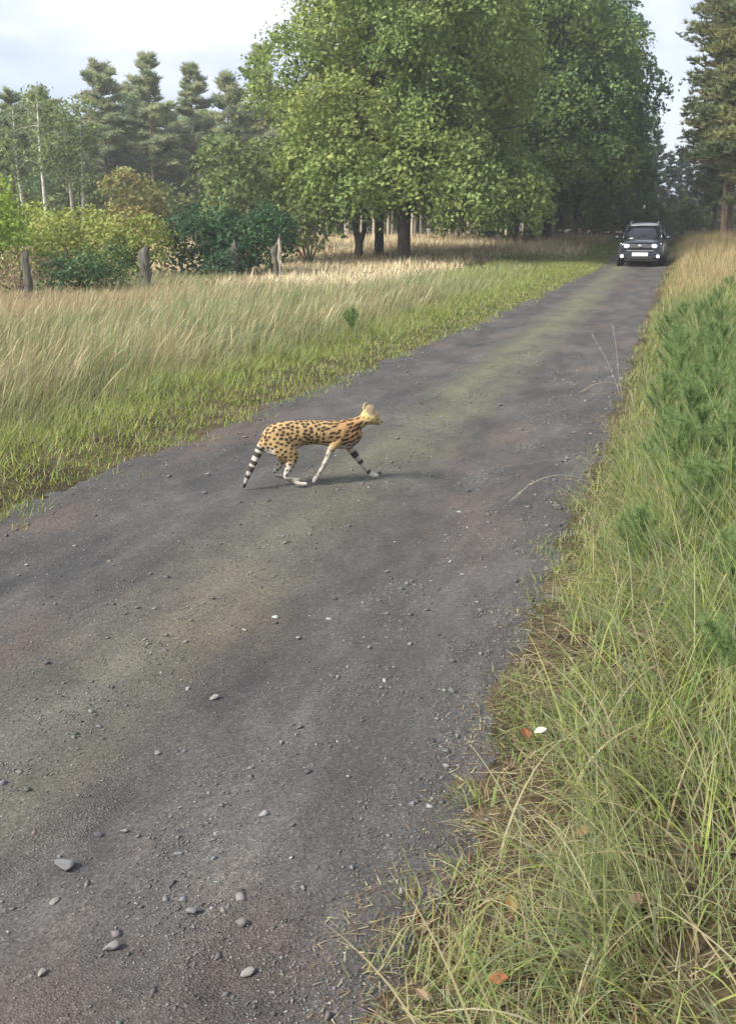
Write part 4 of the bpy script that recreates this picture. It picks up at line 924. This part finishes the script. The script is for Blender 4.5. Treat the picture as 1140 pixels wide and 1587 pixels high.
# pines beside the far track on the right
rp = [pine_data(35, 17, 4.0, 3.6, .20, [(.17, .19, .085), (.21, .22, .10), (.14, .165, .08)], .45, 7, cone=.5), pine_data(36, 18, 2.8, 3.3, .20, [(.13, .165, .085), (.17, .20, .09)], .45, 7, cone=.7)]
for i, (x, y, k, s) in enumerate([(4.0, 46.5, 0, 1.0), (3.1, 57, 0, 1.0), (5.4, 53, 1, 1.0), (4.4, 66, 0, 1.05), (3.2, 74, 1, .95), (4.6, 84, 1, 1.0), (3.0, 95, 1, .9), (6.6, 61, 0, 1.0), (6.0, 76, 1, 1.0), (3.6, 110, 1, .9), (7.2, 92, 0, 1.1), (5.5, 102, 0, 1.1), (3.0, 52, 1, .92), (2.5, 64, 0, .9), (2.6, 84, 1, .85), (3.6, 60, 1, 1.0)]):
    tree('pine_tree', rp[k], x, y, s, i * 1.9, 'tall reddish-trunked pine to the right of the far track', group='pines right of the far track')
# trees closing the track's far end
spr = pine_data(37, 9, .5, 2.3, .16, [(.035, .065, .035), (.045, .08, .04)], .35, 8, .3, 9, .05, 1.0, False)
for i, (x, y, s) in enumerate([(-1.6, 134, 1.0), (-4.2, 128, 1.15), (.9, 140, 1.0), (1.6, 122, .7), (-6.5, 138, 1.3), (-3, 145, 1.4), (3.4, 134, 1.0), (-.2, 150, 1.2), (6, 118, .9), (9, 125, 1.1), (5, 128, 1.0), (12, 120, 1.0), (8, 113, .8), (3.5, 119, .7), (-8.5, 122, .9), (-10.5, 130, 1.0), (-13, 126, 1.0), (-16, 132, 1.1)]):
    tree('spruce_tree', spr, x, y, s, i * 2.0, 'dark spruce closing the far end of the track', group='spruces at the far end of the track')

# shrubs behind the old fence line
def shrub(x, y, rx, h, n, cols, label, seed, size=.11, dens=40, per=13, cr=.2, kd=2.3, ks=1.35, name='shrub', stems=True, low=-.9):
    r = np.random.default_rng(seed); root = empty(name, (x, y, gz(x, y))); tb = Bag()
    lobes = []
    for k in range(n):
        an = r.uniform(0, 2 * PI); d_ = rx * math.sqrt(r.random()) * .72; z = h * (.20 + .60 * ((k + .5) / n)) * (1 - .25 * (d_ / rx) ** 2)
        lobes.append((d_ * math.cos(an), d_ * math.sin(an), z, min(rx, h) * r.uniform(.30, .44)))
        V, F = tube([(0, 0, -.1), (d_ * .4 * math.cos(an), d_ * .4 * math.sin(an), z * .5), (d_ * math.cos(an), d_ * math.sin(an), z)], [.05, .03, .015], 5, False); tb.add(V, F)
    tb.obj('stem', M_TWIG, root)
    V, F, C = lobed_crown(r, lobes, dens * kd, per, cr, size * ks, cols, low=low, inner=.2); k = np.repeat(V.reshape(-1, 4, 3)[:, :, 2].min(1) > 0, 4); idx = np.cumsum(k) - 1
    mesh_np('foliage', V[k], idx[F[np.repeat(k.reshape(-1, 4)[:, 0], 2)]], M_LEAF, root, C[k]); tag(root, label, 'tree' if 'tree' in name else 'shrub')
LIME = [(.25, .34, .075), (.30, .37, .09), (.21, .30, .065)]; YSH = [(.28, .325, .095), (.33, .35, .115), (.225, .28, .08)]; DK = [(.045, .095, .045), (.060, .115, .050), (.040, .080, .045)]
MID = [(.180, .225, .092), (.225, .258, .105), (.150, .200, .085)]; ORG = [(.36, .27, .12), (.30, .27, .11), (.24, .25, .10)]; BRN = [(.24, .17, .12), (.30, .23, .16), (.19, .15, .10)]
shrub(-20.5, 27.9, 1.7, 4.0, 14, LIME, 'bright lime green bush, tallest behind the thick-set fence posts', 71, .13, 26)
shrub(-19.4, 31.4, 1.9, 2.1, 11, YSH, 'yellow-green bush beside the bright lime bush behind the fence posts', 72, .12, 26)
shrub(-17.3, 32.4, 1.6, 2.2, 9, YSH, 'yellow-green bush touching the dark green thicket', 73, .12, 26)
shrub(-22.5, 35, 2.4, 2.3, 10, YSH, 'yellow-green bush behind the lime bush, below the birches', 79, .14, 22)
shrub(-15.2, 25.3, 1.15, 1.15, 11, DK[:2] + MID[:1], 'low rounded dark green bush between two fence posts', 74, .09, 60)
shrub(-16.9, 24.6, .95, 1.35, 8, BRN, 'withered brown shrub beside the low rounded bush', 75, .07, 50, 8)
shrub(-14.9, 34.6, 2.35, 2.5, 17, DK, 'dark green thicket behind the pale fence posts', 76, .13, 30)
shrub(-17.4, 40.5, 2.8, 5.4, 18, MID, 'mid green bushy tree rising above the dark thicket', 77, .17, 16, name='bushy_tree')
shrub(-24.5, 46, 2.0, 4.6, 10, ORG, 'orange-tinged autumn bush in front of the tall pines', 78, .17, 16)
shrub(-13.9, 39.6, 1.5, 3.6, 10, MID + OAKG[:1], 'mid green bush filling the gap between thicket and oak', 80, .16, 18)
shrub(-21, 52, 3.2, 5.0, 14, MID + PG[:1], 'loose green bush standing between the bushy tree and the forest', 82, .2, 12)
for i in range(30):
    px = -70 + i * 38 + 12 * math.sin(i * 2.3); x, y = at_bearing(px, 99 + 9 * ((i * 3) % 4) / 3)
    if px > 985: continue
    tree('broadleaf_tree', (oakB, oakC)[i % 2], x, y, .42 + .12 * ((i * 5) % 3), i * 1.9, 'low broadleaf tree filling the forest edge behind the pines and plantation', group='broadleaf trees filling the far forest edge')
UG = [(.10, .14, .055), (.13, .16, .06), (.16, .18, .07)]
for i in range(27):                                         # undergrowth along the forest foot
    px = 5 + i * 42; x, y = at_bearing(px, 70 + 6 * (i % 3) + (22 if px > 440 else 0) + (24 if 540 < px < 880 else 0))
    r0 = 2.4 + .5 * (i % 3)
    if i == 0:
        shrub(x, y, 2.8, 3.2, 10, UG, 'dull green undergrowth bush at the foot of the far pines', 90, .26, 9, 12, .3); ug = [o for o in bpy.data.objects if o.get('label') == 'dull green undergrowth bush at the foot of the far pines'][0]; ug['group'] = 'undergrowth at the forest foot'
    else:
        c_ = ug.copy(); col.objects.link(c_); c_.location = (x, y, gz(x, y)); c_.rotation_euler = (0, 0, i * 1.1); s = .8 + .15 * (i % 4); c_.scale = (s, s, s)
        for ch in list(ug.children):
            k = ch.copy(); col.objects.link(k); k.parent = c_

# ------------------------------------------------------------------ old fence posts
def post(x, y, h, r0, lean, label, mat=M_POST, split=False):
    r = np.random.default_rng(int(abs(x * 100))); root_z = gz(x, y)
    zs = np.linspace(-.25, h, 9); P = [(lean * z / h + .012 * r.normal(), .01 * r.normal(), z) for z in zs]
    V, F = tube(P, [r0 * (1.05 - .12 * k / 8) for k in range(9)], 12)
    an = np.arctan2(V[:, 1], V[:, 0]); V[:, :2] += np.stack([np.cos(an), np.sin(an)], 1) * (r0 * (.16 * np.sin(an * 3 + V[:, 2] * 3) + .10 * np.sin(an * 7 + V[:, 2] * 9)) + .02 * r.normal(size=len(V)))[:, None]
    top = V[:, 2] > h - .02; V[top, 2] += .30 * (V[top, 0] - lean) / r0 * .35 + .05 * r.normal(size=top.sum())
    o = mesh_np('fence_post', V, F, mat); o.location = (x, y, root_z); tag(o, label, 'fence post', 'old fence posts')
M_POST2 = bark_mat('bleached_wood', (.20, .17, .13), (.38, .33, .26), 14, .12)
post(-15.6, 23.2, 1.05, .10, -.05, 'leaning dark weathered post beside the withered brown shrub')
post(-14.6, 27.4, 1.15, .15, .03, 'thick grey-brown post standing right of the low rounded bush')
post(-14.0, 32.5, 1.10, .10, .02, 'slim grey post in front of the dark green thicket')
post(-12.25, 32.2, 1.35, .055, -.06, 'pale bleached post at the end of the dark thicket by the golden grass', M_POST2)
post(-12.45, 32.5, 1.0, .10, -.16, 'short brown post leaning against the pale bleached one')

# ------------------------------------------------------------------ hazy summer air
V = np.array([[x, y, z] for x in (-260, 260) for y in (-60, 420) for z in (-3, 24)], float)
F = [(0, 1, 3, 2), (4, 6, 7, 5), (0, 4, 5, 1), (2, 3, 7, 6), (0, 2, 6, 4), (1, 5, 7, 3)]
m = bpy.data.materials.new('hazy_air'); m.use_nodes = True; t = m.node_tree; t.nodes.clear()
o_ = nd(t, 'ShaderNodeOutputMaterial'); pv = nd(t, 'ShaderNodeVolumePrincipled'); pv.inputs['Color'].default_value = (.93, .95, 1.0, 1); pv.inputs['Density'].default_value = .0010; pv.inputs['Anisotropy'].default_value = .2
t.links.new(pv.outputs[0], o_.inputs['Volume'])
tag(mesh_np('haze', V, F, m), kind='stuff')
